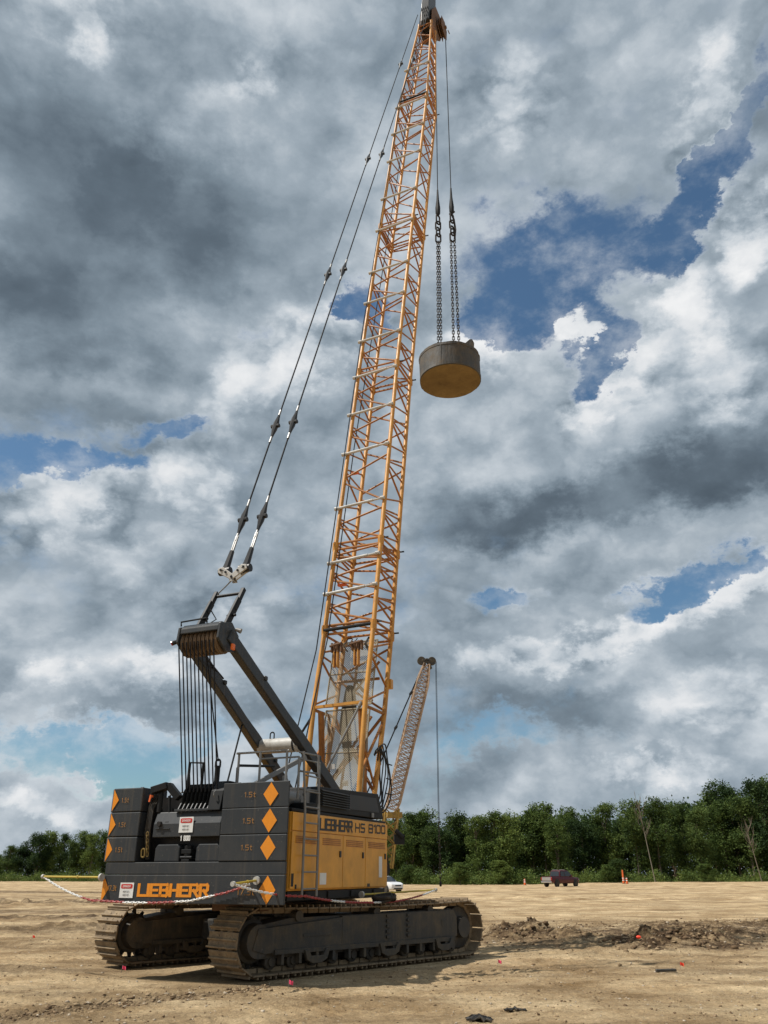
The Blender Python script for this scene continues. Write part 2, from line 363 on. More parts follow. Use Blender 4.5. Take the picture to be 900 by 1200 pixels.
def damp(x, y):
    b = np.exp(-((y-(26.4+.25*(x-8)))/4.0)**2)*sstep(2.2, 3.8, x)*(1-.6*sstep(16, 30, x))*1.0
    b2 = np.exp(-((y-(21.9+.18*(x-6)))/1.2)**2)*np.exp(-((x-7.4)/1.9)**4)*2.0
    b3 = np.exp(-((y-(24.3+.1*(x-3)))/1.7)**2)*np.exp(-((x-4.2)/2)**4)
    b4 = np.exp(-((y-(12.7+.95*(x+3.4)))/.50)**2)*sstep(-1.4, -2.4, x)*.65
    b5 = (1.2*np.exp(-((y-29-.1*x)/1.4)**2)*0+1.0*np.exp(-((y-36-.06*x)/1.2)**2)+.9*np.exp(-((y-52-.05*x)/2.)**2)+1.0*np.exp(-((y-85)/6.)**2)+.6*np.exp(-((y-29-.1*x)/1.6)**2)+.75*np.exp(-((y-44-.05*x)/3.)**2)+.6*np.exp(-((y-64)/3.5)**2))*sstep(-3, -7, x)
    b6 = .55*np.exp(-((y-17.4-.1*x)/.7)**2)*sstep(-3, -7, x)
    return np.clip(np.maximum.reduce([b, b2, b3, b4, b5, b6]), 0, 1.2)
at_ = ground.data.attributes.new('damp', 'FLOAT', 'POINT'); at_.data.foreach_set('value', damp(V[:, 0], V[:, 1]).astype(np.float32))
def gz(x, y): return float(gh(np.array([x]), np.array([y]))[0])

# ---- loose clods and stones: nobody could count them
def ico():
    t = (1+sqrt(5))/2; v = [(-1,t,0),(1,t,0),(-1,-t,0),(1,-t,0),(0,-1,t),(0,1,t),(0,-1,-t),(0,1,-t),(t,0,-1),(t,0,1),(-t,0,-1),(-t,0,1)]
    f = [(0,11,5),(0,5,1),(0,1,7),(0,7,10),(0,10,11),(1,5,9),(5,11,4),(11,10,2),(10,7,6),(7,1,8),(3,9,4),(3,4,2),(3,2,6),(3,6,8),(3,8,9),(4,9,5),(2,4,11),(6,2,10),(8,6,7),(9,8,1)]
    v = np.array(v)/sqrt(1+t*t); return v, np.array(f)
IV, IF = ico()
def scatter(name, pts, sizes, mi, label_mats):
    n = len(pts); jit = 1+rng.uniform(-.55, .55, (n, 12, 1)); a = rng.uniform(0, 2*pi, n)
    sc = np.stack([rng.uniform(.7, 1.3, n), rng.uniform(.6, 1.1, n), rng.uniform(.35, .8, n)], -1)[:, None, :]*sizes[:, None, None]
    v = IV[None]*jit*sc; ca, sa = np.cos(a)[:, None], np.sin(a)[:, None]
    x = v[..., 0]*ca-v[..., 1]*sa; y = v[..., 0]*sa+v[..., 1]*ca
    v = np.stack([x+pts[:, None, 0], y+pts[:, None, 1], v[..., 2]+pts[:, None, 2]], -1).reshape(-1, 3)
    f = (IF[None]+12*np.arange(n)[:, None, None]).reshape(-1, 3)
    return raw(name, v, f, label_mats, mi=np.repeat(mi, 20))
def frustum_pts(n, d0, d1, pw=1.0):
    d = d0*(d1/d0)**(rng.random(n)**pw); a = np.radians(rng.uniform(-29, 29, n)); return d*np.sin(a), d*np.cos(a)
px, py = frustum_pts(22000, 10.3, 60); sz = .005+.024*rng.random(22000)**5
keep = rng.random(22000) < .35+.65*vnoise(px*.5, py*.5, 200); px, py, sz = px[keep], py[keep], sz[keep]
qx = rng.uniform(2.8, 20, 9000); qy = 27+.25*(qx-8)+rng.normal(0, 3.2, 9000); qs = .010+.055*rng.random(9000)**5
k2 = rng.random(9000) < .25+.75*sstep(.45, .6, vnoise(qx*.6, qy*.6, 210)); qx, qy, qs = qx[k2], qy[k2], qs[k2]
wx = rng.normal(7.3, 1.0, 900); wy = 21.9+.18*(wx-6)+rng.normal(0, .55, 900); ws = .010+.07*rng.random(900)**4
ax_ = rng.normal(4.2, 1.0, 500); ay = 24.4+rng.normal(0, .9, 500); as_ = .012+.08*rng.random(500)**4
ex = rng.uniform(-5.5, -1.8, 900); ey = 12.7+.95*(ex+3.4)+rng.normal(0, .30, 900); es = .008+.035*rng.random(900)**3
X = np.concatenate([px, qx, wx, ax_, ex]); Y = np.concatenate([py, qy, wy, ay, ey]); S = np.concatenate([sz, qs, ws, as_, es])
mi = np.concatenate([rng.choice([0, 0, 1, 2], len(px)), rng.choice([0, 2, 2, 1], len(qx), p=[.42, .25, .23, .1]), rng.choice([2, 2, 0], 900), rng.choice([2, 2, 0], 500), rng.choice([0, 2, 1], 900, p=[.5, .42, .08])])
tt = (X-CX)*cos(TA)+(Y-CY)*sin(TA); ll = -(X-CX)*sin(TA)+(Y-CY)*cos(TA)
ok = ~((np.abs(tt) < 3.5) & (np.abs(ll) < 2.3)); X, Y, S, mi = X[ok], Y[ok], S[ok], mi[ok]
tag(scatter('clods', np.stack([X, Y, gh(X, Y)+S*.15], -1), S, mi, [M['clod'], M['clodpale'], M['cloddamp']]), 'loose dry clods and pebbles strewn over the churned tan dirt', 'clods', kind='stuff')

# ------------------------------------------------------------------ lettering (strokes on a grid)
G = {
 'L': (.62, [[(0,1),(0,0),(.62,0)]]), 'I': (.0, [[(0,0),(0,1)]]),
 'E': (.6, [[(.6,1),(0,1),(0,0),(.6,0)],[(0,.5),(.54,.5)]]),
 'B': (.64, [[(0,0),(0,1),(.56,1),(.6,.9),(.6,.6),(.52,.5),(0,.5)],[(.52,.5),(.64,.4),(.64,.1),(.56,0),(0,0)]]),
 'H': (.64, [[(0,0),(0,1)],[(.64,0),(.64,1)],[(0,.5),(.64,.5)]]),
 'R': (.62, [[(0,0),(0,1),(.55,1),(.62,.9),(.62,.58),(.55,.48),(0,.48)],[(.3,.48),(.64,0)]]),
 'S': (.6, [[(.6,1),(.08,1),(0,.92),(0,.6),(.08,.5),(.52,.5),(.6,.42),(.6,.08),(.52,0),(0,0)]]),
 '8': (.6, [[(.08,.5),(0,.58),(0,.92),(.08,1),(.52,1),(.6,.92),(.6,.58),(.52,.5),(.08,.5),(0,.42),(0,.08),(.08,0),(.52,0),(.6,.08),(.6,.42),(.52,.5)]]),
 '1': (.22, [[(0,.84),(.22,1),(.22,0)]]), '0': (.6, [[(.08,0),(0,.08),(0,.92),(.08,1),(.52,1),(.6,.92),(.6,.08),(.52,0),(.08,0)]]),
 '5': (.58, [[(.58,1),(0,1),(0,.56),(.5,.56),(.58,.48),(.58,.08),(.5,0),(0,0)]]),
 '7': (.58, [[(0,1),(.58,1),(.58,.86),(.2,0)]]), '3': (.58, [[(0,1),(.5,1),(.58,.92),(.58,.58),(.5,.51),(.12,.51)],[(.5,.51),(.58,.42),(.58,.08),(.5,0),(0,0)]]),
 't': (.3, [[(.12,1),(.12,.08),(.2,0),(.34,0)],[(-.04,.66),(.34,.66)]]), '.': (.0, [[(0,0),(0,.05)]]), 'D': (.6, [[(0,0),(0,1),(.48,1),(.6,.86),(.6,.14),(.48,0),(0,0)]]),
 'A': (.6, [[(0,0),(0,.86),(.1,1),(.5,1),(.6,.86),(.6,0)],[(0,.42),(.6,.42)]]), 'N': (.6, [[(0,0),(0,1),(.6,0),(.6,1)]]),
 'G': (.6, [[(.6,1),(.08,1),(0,.92),(0,.08),(.08,0),(.52,0),(.6,.08),(.6,.45),(.34,.45)]]),
 'K': (.6, [[(0,0),(0,1)],[(.6,1),(.04,.5),(.6,0)]]), 'P': (.6, [[(0,0),(0,1),(.6,1),(.6,.5),(0,.5)]]), 'O': (.6, [[(0,0),(0,1),(.6,1),(.6,0),(0,0)]]), 'U': (.6, [[(0,1),(0,0),(.6,0),(.6,1)]]), 'T': (.6, [[(0,1),(.6,1)],[(.3,1),(.3,0)]]), 'F': (.55, [[(.55,1),(0,1),(0,0)],[(0,.5),(.45,.5)]]),
}
def text(mb, txt, o, xd, yd, H, sw, adv=None, lift=.003, wide=1.0, gap=.26):
    """o: lower-left corner; letters H tall, stroke sw*H wide, written as thin raised strokes"""
    o = Vector(o); xd = Vector(xd).normalized(); yd = Vector(yd).normalized(); nd = xd.cross(yd)
    x = sw*H/2; k = 0
    for ch in txt:
        if ch == ' ': x += H*.45; continue
        w, strokes = G[ch]
        for st in strokes:
            for a, b in zip(st[:-1], st[1:]):
                hs_ = sw*(.70 if sw > .2 else 1)
                A = o+xd*(x+a[0]*H*wide)+yd*(hs_*H/2+a[1]*H*(1-hs_)); B = o+xd*(x+b[0]*H*wide)+yd*(hs_*H/2+b[1]*H*(1-hs_))
                d = (B-A).normalized(); hz_f = abs(d.dot(xd)); n = nd.cross(d)*((sw+(hs_-sw)*hz_f)*H/2); e = d*((hs_+(sw-hs_)*hz_f)*H/2*.98)
                off = nd*(lift+.00035*(k % 9)); k += 1
                mb.add([A-e-n+off, B+e-n+off, B+e+n+off, A-e+n+off], [(0, 1, 2, 3)])
        x += w*H*wide + gap*H + sw*H*.5
    return x
def textw(txt, H, sw, wide=1, gap=.26):
    x = sw*H/2
    for ch in txt: x += H*.45 if ch == ' ' else G[ch][0]*H*wide+gap*H+sw*H*.5
    return x-gap*H

def fitw(txt, H, sw, gap, W):
    lo, hi = .2, 3
    for _ in range(30):
        m = (lo+hi)/2
        if textw(txt, H, sw, m, gap) > W: hi = m
        else: lo = m
    return m
# ================================================================== THE CRANE
crane = empty('crawler_crane', (CX, CY, 0), CA)
tag(crane, 'large orange and charcoal crawler crane with tall lattice boom standing on the dirt', 'crane')

# ---- tracks
PITCH_S = .27; TR = .50; TL = 5.62; SH_W = .80
def oval(n, R=TR, L=TL):
    per = 2*L+2*pi*R; out = []
    for k in range(n):
        s = per*k/n
        if s < L: out.append((-L/2+s, -R, 0))
        elif s < L+pi*R: a = (s-L)/R; out.append((L/2+R*sin(a), -R*cos(a), -a))
        elif s < 2*L+pi*R: out.append((L/2-(s-L-pi*R), R-.03*sin(pi*(s-L-pi*R)/L)*1.2, pi))
        else: a = (s-2*L-pi*R)/R; out.append((-L/2-R*sin(a), R*cos(a), -pi-a))
    return out
shoe = MB(); W2 = SH_W/2; hl = PITCH_S*.47
shoe.box(-hl, hl, -W2, W2, -.012, .018)
for xx, hh in ((-hl+.01, .05), (0.0, .04)): shoe.box(xx, xx+.028, -W2+.01, W2-.01, .0185, .018+hh)
for yy in (-.12, .09): 
    shoe.box(-.06, -.03, yy, yy+.03, .0185, .03); shoe.box(.05, .08, yy, yy+.03, .0185, .03)
shoe.box(-hl-.02, hl-.03, -.13, -.07, -.085, -.0125); shoe.box(-hl-.02, hl-.03, .07, .13, -.085, -.0125)
shoe0 = shoe.build('track_shoe', M['track'], None, bevel=.006, seg=1)
def make_track(side):
    """side +1: the track on the crane's left (image left)"""
    q = TA-CA; loc = (-sin(q)*TRK*side+cos(q)*(.27 if side < 0 else -.02), cos(q)*TRK*side+sin(q)*(.27 if side < 0 else -.02), 0)
    t = bpy.data.objects.new('crawler_track', None); COL.objects.link(t); t.parent = crane; t.location = loc; t.rotation_euler = (0, 0, q)
    ns = int((2*TL+2*pi*TR)/PITCH_S); zc = TR+.07
    for k, (x, z, a) in enumerate(oval(ns)):
        o = shoe0 if (side == -1 and k == 0) else shoe0.copy()
        if o is not shoe0: COL.objects.link(o)
        o.parent = t; o.location = (x, 0, zc+z)
        o.rotation_euler = (0, a+pi, 0)
    f = MB(); 
    pass
    prof = [(-2.75, .30), (-2.9, .42), (-2.85, .80), (-2.1, .90), (2.3, .93), (2.55, .80), (2.55, .36), (2.3, .30)]
    f.prism(prof, 1, -.26, .26)
    f.prism([(-2.95, .45), (-2.7, .38), (-.9, .42), (-.9, .88), (-1.5, .84), (-2.85, .76)], 1, -.36, -.262)
    f.prism([(-.88, .42), (2.5, .42), (2.5, .78), (2.4, .92), (-.88, .90)], 1, -.345, -.262)
    f.prism([(-2.9, .45), (2.5, .42), (2.5, .85), (-2.85, .8)], 1, .262, .34)
    f.prism([(-2.5, .36), (2.35, .34), (2.35, .42), (-2.5, .43)], 1, -.40, -.346)
    for k in range(12): f.box(-2.35+.4*k, -2.29+.4*k, -.392, -.27, .20, .355)
    for xx in (.35, .95): 
        for j in range(5): f.box(xx-.05, xx+.05, -.375, -.346, .48+.09*j, .53+.09*j)
    f.box(-1.85, -1.15, -.372, -.361, .60, .64); f.box(2.0, 2.13, -.352, -.346, .62, .74)
    f.build('track_frame', M['frame'], t, bevel=.015)
    for k in range(11):
        x = -2.45+.49*k
        r = MB(); r.lathe([(.03, -.27), (.07, -.27), (.08, -.24), (.125, -.22), (.125, -.14), (.09, -.13), (.09, .13), (.125, .14), (.125, .22), (.08, .24), (.07, .27), (.03, .27)], (x, 0, .245), 1, 16)
        r.build('track_roller', M['frame'], t, smooth=True)
    for x in (-1.55, .35, 2.0):
        c = MB(); c.prism([(x-.30, .40), (x-.24, .24), (x-.1, .18), (x+.1, .18), (x+.24, .24), (x+.30, .40), (x+.2, .40), (x+.14, .30), (x-.14, .30), (x-.2, .40)], 1, -.43, -.37)
        c.build('roller_guard', M['frame'], t, bevel=.008)
    for x in (-1.9, .1, 1.7):
        r = MB(); r.lathe([(.05, -.3), (.09, -.3), (.09, -.1), (.07, -.1), (.07, .1), (.09, .1), (.09, .3), (.05, .3)], (x, 0, .97-.04), 1, 14); r.build('carrier_roller', M['frame'], t, smooth=True)
    id_ = MB(); id_.lathe([(.10, -.30), (.20, -.30), (.21, -.16), (.34, -.14), (.40, -.12), (.40, .12), (.34, .14), (.21, .16), (.20, .30), (.10, .30)], (TL/2, 0, zc), 1, 28)
    id_.build('idler_wheel', M['frame'], t, smooth=True, angle=50)
    sp = MB(); sp.lathe([(.12, -.34), (.26, -.34), (.28, -.16), (.34, -.13), (.34, .13), (.28, .16), (.26, .34), (.12, .34)], (-TL/2, 0, zc), 1, 24)
    for k in range(13):
        a = 2*pi*k/13; sp.tube((-TL/2+.3*cos(a), 0, zc+.3*sin(a)), (-TL/2+.43*cos(a), 0, zc+.43*sin(a)), .06, 6, .03)
    sp.build('drive_sprocket', M['frame'], t, smooth=True, angle=40)
    return t
tr_near = make_track(-1); tr_far = make_track(1)
# carbody between the tracks
q = TA-CA
cb = MB(); Mq = Matrix.Rotation(q, 4, 'Z')
cb.box(-1.15, 1.15, -1.0, 1.0, .42, .86, Mq)
for sx in (-1, 1):
    for sy in (-1, 1):
        cb.box(sx*1.1-.28, sx*1.1+.28, min(sy*.9, sy*(TRK-.2)), max(sy*.9, sy*(TRK-.2)), .40, .78, Mq)
cb.build('carbody', M['frame'], crane, bevel=.03)
sl = MB(); sl.lathe([(.75, .865), (.82, .865), (.82, .96), (.90, .965), (.90, 1.05), (.84, 1.055), (.84, 1.14), (.7, 1.14)], (0, 0, 0), 2, 56)
sl.build('slewing_ring', M['frame'], crane, smooth=True)

# ---- superstructure deck
dk = MB(); dk.box(-3.5, 1.35, -1.15, 1.15, 1.145, 1.34); dk.box(-3.45, .80, -1.66, -1.16, 1.20, 1.345); dk.box(-3.45, .80, 1.16, 1.66, 1.20, 1.345)
for r in (-2.8, -1.9, -.9, .2): dk.box(r-.06, r+.06, -1.69, -1.661, 1.22, 1.33)
dk.build('deck', M['dark'], crane, bevel=.01)
lp = MB(); lp.box(-2.3, -.2, -1.0, -.3, 1.0, 1.143); lp.box(-3.0, -2.35, -.9, .1, 1.02, 1.143); lp.build('hydraulic_block', M['rust'], crane, bevel=.01)

# machinery house, right-hand side with its doors
S0 = -1.70; X0, X1 = -3.47, .84; Z0, Z1 = 1.35, 2.63
def zt(r): return 2.60+.035*(r-X0)/(X1-X0)
hs = MB(); hs.prism([(X0, Z0), (X1-.03, Z0), (X1+.06, 1.75), (X1, zt(X1)), (X0, zt(X0))], 1, S0+.02, -1.05)
house = hs.build('engine_house', M['yellow'], crane, bevel=.02)
for a, b in ((X0+.01, -2.44), (-2.42, -1.425), (-1.405, -.36), (-.34, X1-.03)):
    d = MB(); d.box(a, b, S0-.012, S0+.02, Z0+.03, 2.285)
    dd = d.build('door', M['yellow'], house, bevel=.008)
for a, b in ((X0+.01, -2.44), (-2.42, -1.425), (-1.405, -.36), (-.34, X1-.03)):
    g = MB(); w = (b-a)
    for k in range(4): g.box(a+w*.12, b-w*.12, S0-.022, S0-.0125, 2.10+.032*k, 2.117+.032*k)
    g.build('louvre', M['lace'], house)
    if a > X0+.5:
        h = MB(); h.box(b-.16, b-.09, S0-.03, S0-.0125, 1.90, 2.01); h.build('handle', M['black'], house, bevel=.005)
pn = MB(); pn.box(X0+.01, X1-.01, S0-.010, S0+.02, 2.298, 2.592); pn.build('name_panel', M['yellow'], house, bevel=.006)
lt = MB()
text(lt, 'LIEBHERR', (-2.44, S0-.012, 2.335), (1, 0, .014), (0, 0, 1), .215, .25, lift=.003, wide=fitw('LIEBHERR', .215, .25, .13, 1.44), gap=.13)
lt.build('lettering', M['black'], house)
lt = MB(); text(lt, 'HS', (-.87, S0-.012, 2.365), (1, 0, .018), (0, 0, 1), .18, .18, lift=.003, wide=fitw('HS', .18, .18, .3, .48), gap=.3)
text(lt, '8100', (-.20, S0-.012, 2.378), (1, 0, .018), (0, 0, 1), .18, .18, lift=.003, wide=fitw('8100', .18, .18, .3, .90), gap=.3)
lt.build('lettering', M['black'], house)
st = MB(); st.box(.35, .52, S0-.017, S0-.0125, 1.55, 1.95); st.build('sticker', M['signwhite'], house)
st = MB(); st.box(-2.38, -2.12, S0-.017, S0-.0125, 1.44, 1.63); st.build('sticker', M['signwhite'], house)
st = MB(); st.box(-3.44, -3.36, S0-.017, S0-.0125, 1.42, 1.62); st.build('sticker', M['black'], house)
st = MB(); st.box(-3.30, -3.24, S0-.017, S0-.0125, 1.38, 1.45); st.build('sticker', M['black'], house)
st = MB(); st.box(-.25, -.12, S0-.0165, S0-.0125, 1.38, 1.44); st.build('sticker', M['black'], house)
# left-hand house and operator cab (mostly hidden in the photo)
h2 = MB(); h2.box(X0, -.9, 1.05, 1.68, Z0, 2.58); h2.build('left_house', M['yellow'], crane, bevel=.02)
cabm = MB(); cabm.prism([(-.8, 1.36), (1.0, 1.36), (1.35, 1.9), (1.1, 2.95), (-.8, 2.95)], 1, 1.02, 1.80)
cb_ = cabm.build('operator_cab', M['yellow'], crane, bevel=.04)
cw = MB(); cw.box(-.6, .95, 1.802, 1.812, 2.0, 2.8); cw.build('window', M['glass'], cb_)

# dark upper cowl with louvres above the doors
uc = MB(); uc.prism([(-3.0, 2.66), (.72, 2.70), (.70, 2.80), (.44, 3.20), (-2.45, 3.10), (-2.55, 2.80), (-3.0, 2.78)], 1, -1.66, -.95)
uc.box(X0+.02, .80, -1.68, -.90, 2.602, 2.66)
cowl = uc.build('upper_cowl', M['dark'], crane, bevel=.015)
for k in range(7):
    g = MB(); z = 2.79+.043*k; g.prism([(-1.665, z), (-1.715, z-.02), (-1.715, z-.008), (-1.665, z+.014)], 0, -2.35, -1.12); g.build('slat', M['grey'], cowl)
g = MB(); g.prism([(-1.06, 2.79), (.46, 2.82), (.30, 3.10), (-1.06, 3.07)], 1, -1.672, -1.661); g.build('radiator_screen', M['black'], cowl)
g = MB(); g.box(.02, .14, -1.69, -1.681, 2.70, 2.79); g.build('trim', M['silver'], cowl)
# silencer and air filter on the deck behind the cowl
mf = MB(); mf.tube((-3.3, -1.3, 2.86), (-2.7, -1.3, 2.86), .15, 20); mf.tube((-3.0, -1.3, 2.86), (-3.0, -1.25, 3.25), .05, 10)
mf.build('silencer', M['silver'], crane, smooth=True)
# main body block between houses (winches)
wb = MB(); wb.box(-3.2, -.2, -.93, .93, 1.35, 2.5); wb.build('winch_housing', M['grey'], crane, bevel=.02)
for r, z in ((-.1, 2.62), (-1.3, 2.65)):
    d = MB(); d.lathe([(.15, -.62), (.36, -.62), (.36, -.58), (.24, -.57), (.24, .57), (.36, .58), (.36, .62), (.15, .62)], (r, 0, z), 1, 28); d.build('winch_drum', M['rust'], crane, smooth=True)
bk = MB()
for sgn in (-1, 1): bk.prism([(.5, 1.34), (1.4, 1.34), (1.35, 2.3), (1.05, 2.6), (.7, 2.55), (.4, 1.9)], 1, sgn*.80-.04, sgn*.80+.04)
bk.build('boom_foot_bracket', M['grey'], crane, bevel=.01)

# ---- counterweights
RF = -3.93; CWS = 1.80
base = MB(); base.prism([(-3.50, -1.655), (-3.50, CWS+.08), (RF+.12, CWS+.10), (RF, CWS), (RF, -1.865), (RF+.02, -1.875)], 2, 1.155, 1.60)
cwb = base.build('base_counterweight', M['grey'], crane, bevel=.018)
b2 = MB(); b2.prism([(-3.50, -1.655), (-3.50, CWS+.06), (RF+.12, CWS+.08), (RF+.01, CWS-.01), (RF+.01, -1.862), (RF+.03, -1.868)], 2, 1.606, 1.80)
cws = b2.build('support_counterweight', M['grey'], crane, bevel=.018)
def diamond(par, s, z, w=.155, h=.205, half=0):
    d = MB()
    if half: d.add([(RF-.0045, s, z-h), (RF-.0045, s, z+h), (RF-.0045, s-w, z)], [(0, 1, 2)])
    else: d.add([(RF-.0045, s, z-h), (RF-.0045, s-w, z), (RF-.0045, s, z+h), (RF-.0045, s+w, z)], [(0, 1, 2, 3)])
    return d.build('reflector_diamond', M['orange'], par)
def bigtext(par, txt, s, z, H, mat, sw=.16, wide=1.15, gap=.3, name='lettering', x=RF):
    m = MB(); w = text(m, txt, (x-.001, s, z), (0, -1, 0), (0, 0, 1), H, sw, wide=wide, gap=gap, lift=.004); return m.build(name, mat, par)
bigtext(cwb, 'LIEBHERR', 1.03, 1.255, .21, M['orange'], .28, fitw('LIEBHERR', .21, .28, .15, 1.47), .15)
bigtext(cwb, '17.3t', -.98, 1.295, .105, M['dimorange'], .12, 1.0, .28)
bigtext(cwb, '17.3t', 1.67, 1.345, .085, M['dimorange'], .12, .6, .2)
diamond(cwb, -1.55, 1.375, .155, .215); diamond(cwb, CWS-.004, 1.375, .14, .215, 1)
def sign(par, s0, s1, z0, z1, x=RF):
    m = MB(); m.box(x-.012, x-.004, s1, s0, z0, z1); sg = m.build('warning_sign', M['signwhite'], par)
    h = z1-z0; w = s0-s1; x0 = x-.0135; c = (s0+s1)/2
    r = MB(); n = 22; cz = z0+h*.76
    pts = [(x0-.001, c+w*.42*max(-1, min(1, 1.25*cos(2*pi*k/n))), cz+h*.15*max(-1, min(1, 1.3*sin(2*pi*k/n)))) for k in range(n)]
    r.add(pts, [tuple(range(n))]); r.build('warning_oval', M['signred'], sg)
    t = MB(); tw = textw('DANGER', h*.14, .16, .9, .22); text(t, 'DANGER', (x0-.003, c+tw/2, cz-h*.07), (0, -1, 0), (0, 0, 1), h*.14, .16, wide=.9, gap=.22, lift=.002)
    t.build('lettering', M['signwhite'], sg)
    t = MB()
    for k, l in enumerate(('KEEP OUT', 'KEEP OFF')):
        hh = h*.1; tw = textw(l, hh, .16, .8, .2); text(t, l, (x0-.001, c+tw/2, z0+h*(.36-.22*k)), (0, -1, 0), (0, 0, 1), hh, .16, wide=.8, gap=.2, lift=.002)
    t.build('lettering', M['black'], sg)
sign(cwb, 1.40, 1.11, 1.235, 1.475)
for k, (z0, z1) in enumerate(((1.808, 2.215), (2.225, 2.635), (2.645, 3.055))):
    for side in (-1, 1):
        b = MB()
        if side < 0: b.prism([(-3.50, -.56), (RF+.004*k, -.56), (RF+.004*k, -1.862), (RF+.02, -1.87), (-3.50, -1.645)], 2, z0, z1)
        else: b.prism([(-3.20, 1.17), (-3.20, CWS+.14), (RF+.10, CWS+.13), (RF+.004*k, CWS+.03), (RF+.004*k, 1.17)], 2, z0, z1)
        o = b.build('counterweight_block', M['grey'], crane, bevel=.016)
        zz = (z0+z1)/2
        if side < 0:
            diamond(o, -1.52, zz, .145, .19).location.x = 0; bigtext(o, '1.5t', -1.00, zz-.04, .085, M['dimorange'], .11, 1.15, .34)
        else:
            diamond(o, CWS+.02, zz, .13, .19, 1); bigtext(o, '1.5t', 1.62, zz-.045, .08, M['dimorange'], .11, .7, .3)
for z in (1.80, 2.22, 2.64, 3.055):      # steel lifting lugs
    for s in (-.75, -1.1, 1.35):
        lg = MB(); lg.tube((RF+.2, s-.03, z+.012), (RF+.2, s+.03, z+.012), .018, 8); lg.build('lifting_lug', M['silver'] if z < 3 else M['dark'], cws)
# centre: panel, toolboxes, hitch
pn = MB(); pn.prism([(RF+.02, 2.20), (RF+.02, 2.42), (RF+.10, 2.62), (-3.3, 2.62), (-3.3, 2.20)], 1, -.545, .86)
cpn = pn.build('rear_panel', M['grey'], crane, bevel=.012)
sign(cpn, .30, .01, 2.27, 2.525, RF+.018)
m = MB()
bigtext(cpn, '1 800', .24, 2.135, .085, M['signwhite'], .2, .55, .12)
for s0, s1, in ((.80, .28), (-.06, -.54)):
    b = MB(); b.prism([(s0, 1.802), (s0, 2.02), (s0-.05, 2.09), (s1+.05, 2.09), (s1, 2.04), (s1, 1.802)], 0, RF+.06, -3.5); b.build('ballast_box', M['grey'], crane, bevel=.02)
pb = MB(); pb.box(-3.55, -3.45, -.6, 1.2, 1.81, 2.9); pb.build('rear_bulkhead', M['black'], crane)
ht = MB(); ht.box(RF+.02, RF+.3, .04, .2, 1.802, 1.84); ht.tube((RF+.1, .12, 1.84), (RF+.1, .12, 2.06), .07, 10); ht.box(RF+.03, RF+.17, .02, .22, 1.93, 2.0); ht.tube((RF+.05, .24, 1.87), (RF+.05, -.0, 1.87), .025, 8)
ht.build('coupling', M['dark'], crane, bevel=.006)
cm = MB(); cm.box(RF+.03, RF+.10, .55, .63, 2.39, 2.46); cm.tube((RF-.03, .72, 2.42), (RF+.08, .72, 2.42), .045, 12); cm.box(RF+.0, RF+.03, .5, .8, 2.335, 2.345); cm.build('rear_camera', M['black'], crane, bevel=.004)
for k in range(4):
    ch = MB()
ch = MB(); 
for k in range(7): ch.link((RF+.08, 1.02-.008*k, 2.26-.055*k), (0, .1, 1), (1, 0, 0) if k % 2 else (0, 1, 0), .075, .045, .009)
ch.link((RF+.06, 1.05, 1.95), (0, .1, 1), (0, 1, 0), .14, .07, .014); ch.build('hanging_shackle', paint('dull_brass', (.20, .13, .03), .5, dirt=.4), crane, smooth=True)
hd = MB(); hd.bar((RF+.1, 1.02, 3.0), (RF+.15, .72, 3.08), .2, .12); hd.bar((RF+.15, .72, 3.09), (RF+.2, .50, 2.86), .16, .12); hd.tube((RF+.12, .85, 2.62), (RF+.12, .85, 2.95), .05, 8); hd.tube((RF+.05, 1.0, 2.78), (RF+.05, 1.0, 2.96), .03, 8)
hd.tube((RF+.12, .62, 2.62), (RF+.12, .66, 2.9), .03, 8)
hd.build('hose_reel_arm', M['dark'], crane, bevel=.01)
hb = MB(); hb.tube((RF+.05, 1.02, 2.80), (RF+.05, 1.0, 2.92), .035, 8); hb.build('hose_coupling', M['coneorange'], crane)
hz = MB()
for k in range(4): hz.path([(RF+.12+.05*k, 1.0-.03*k, 3.0), (RF+.1, 1.06-.03*k, 2.7), (RF+.12, 1.1-.03*k, 2.3), (RF+.2, 1.08-.02*k, 1.85)], .018, 6)
hz.build('hose_bundle', M['rubber'], crane, smooth=True)

# lower sheave block guards: slanted ribs
lb = MB()
for k in range(8):
    s = .42-.088*k; lb.prism([(RF+.06, 2.625), (RF+.30, 2.98), (RF+.62, 2.98), (RF+.62, 2.625)], 1, s-.012, s+.012)
lb.box(RF+.03, RF+.09, -.30, .46, 2.622, 2.66)
lb.build('rope_guard', M['grey'], crane, bevel=.004)
lp_ = MB(); lp_.prism([(RF+.02, 2.625), (RF+.10, 2.95), (RF+.28, 3.13), (RF+.45, 3.13), (RF+.7, 2.85), (RF+.7, 2.625)], 1, -.50, -.24); lp_.build('sheave_cheek', M['dark'], crane, bevel=.01)
sv = MB()
for k in range(7): sv.lathe([(.05, -.02), (.27, -.02), (.24, 0), (.27, .02), (.05, .02)], (RF+.40, .37-.088*k, 2.84), 1, 22)
sv.build('lower_sheave', M['dark'], crane, smooth=True)
lt_ = MB(); lt_.path([(RF+.028, -.37, 2.84), (RF+.0, -.37, 2.87), (RF+.0, -.37, 2.92), (RF+.05, -.37, 2.95)], .012); lt_.build('hoop', M['silver'], crane)

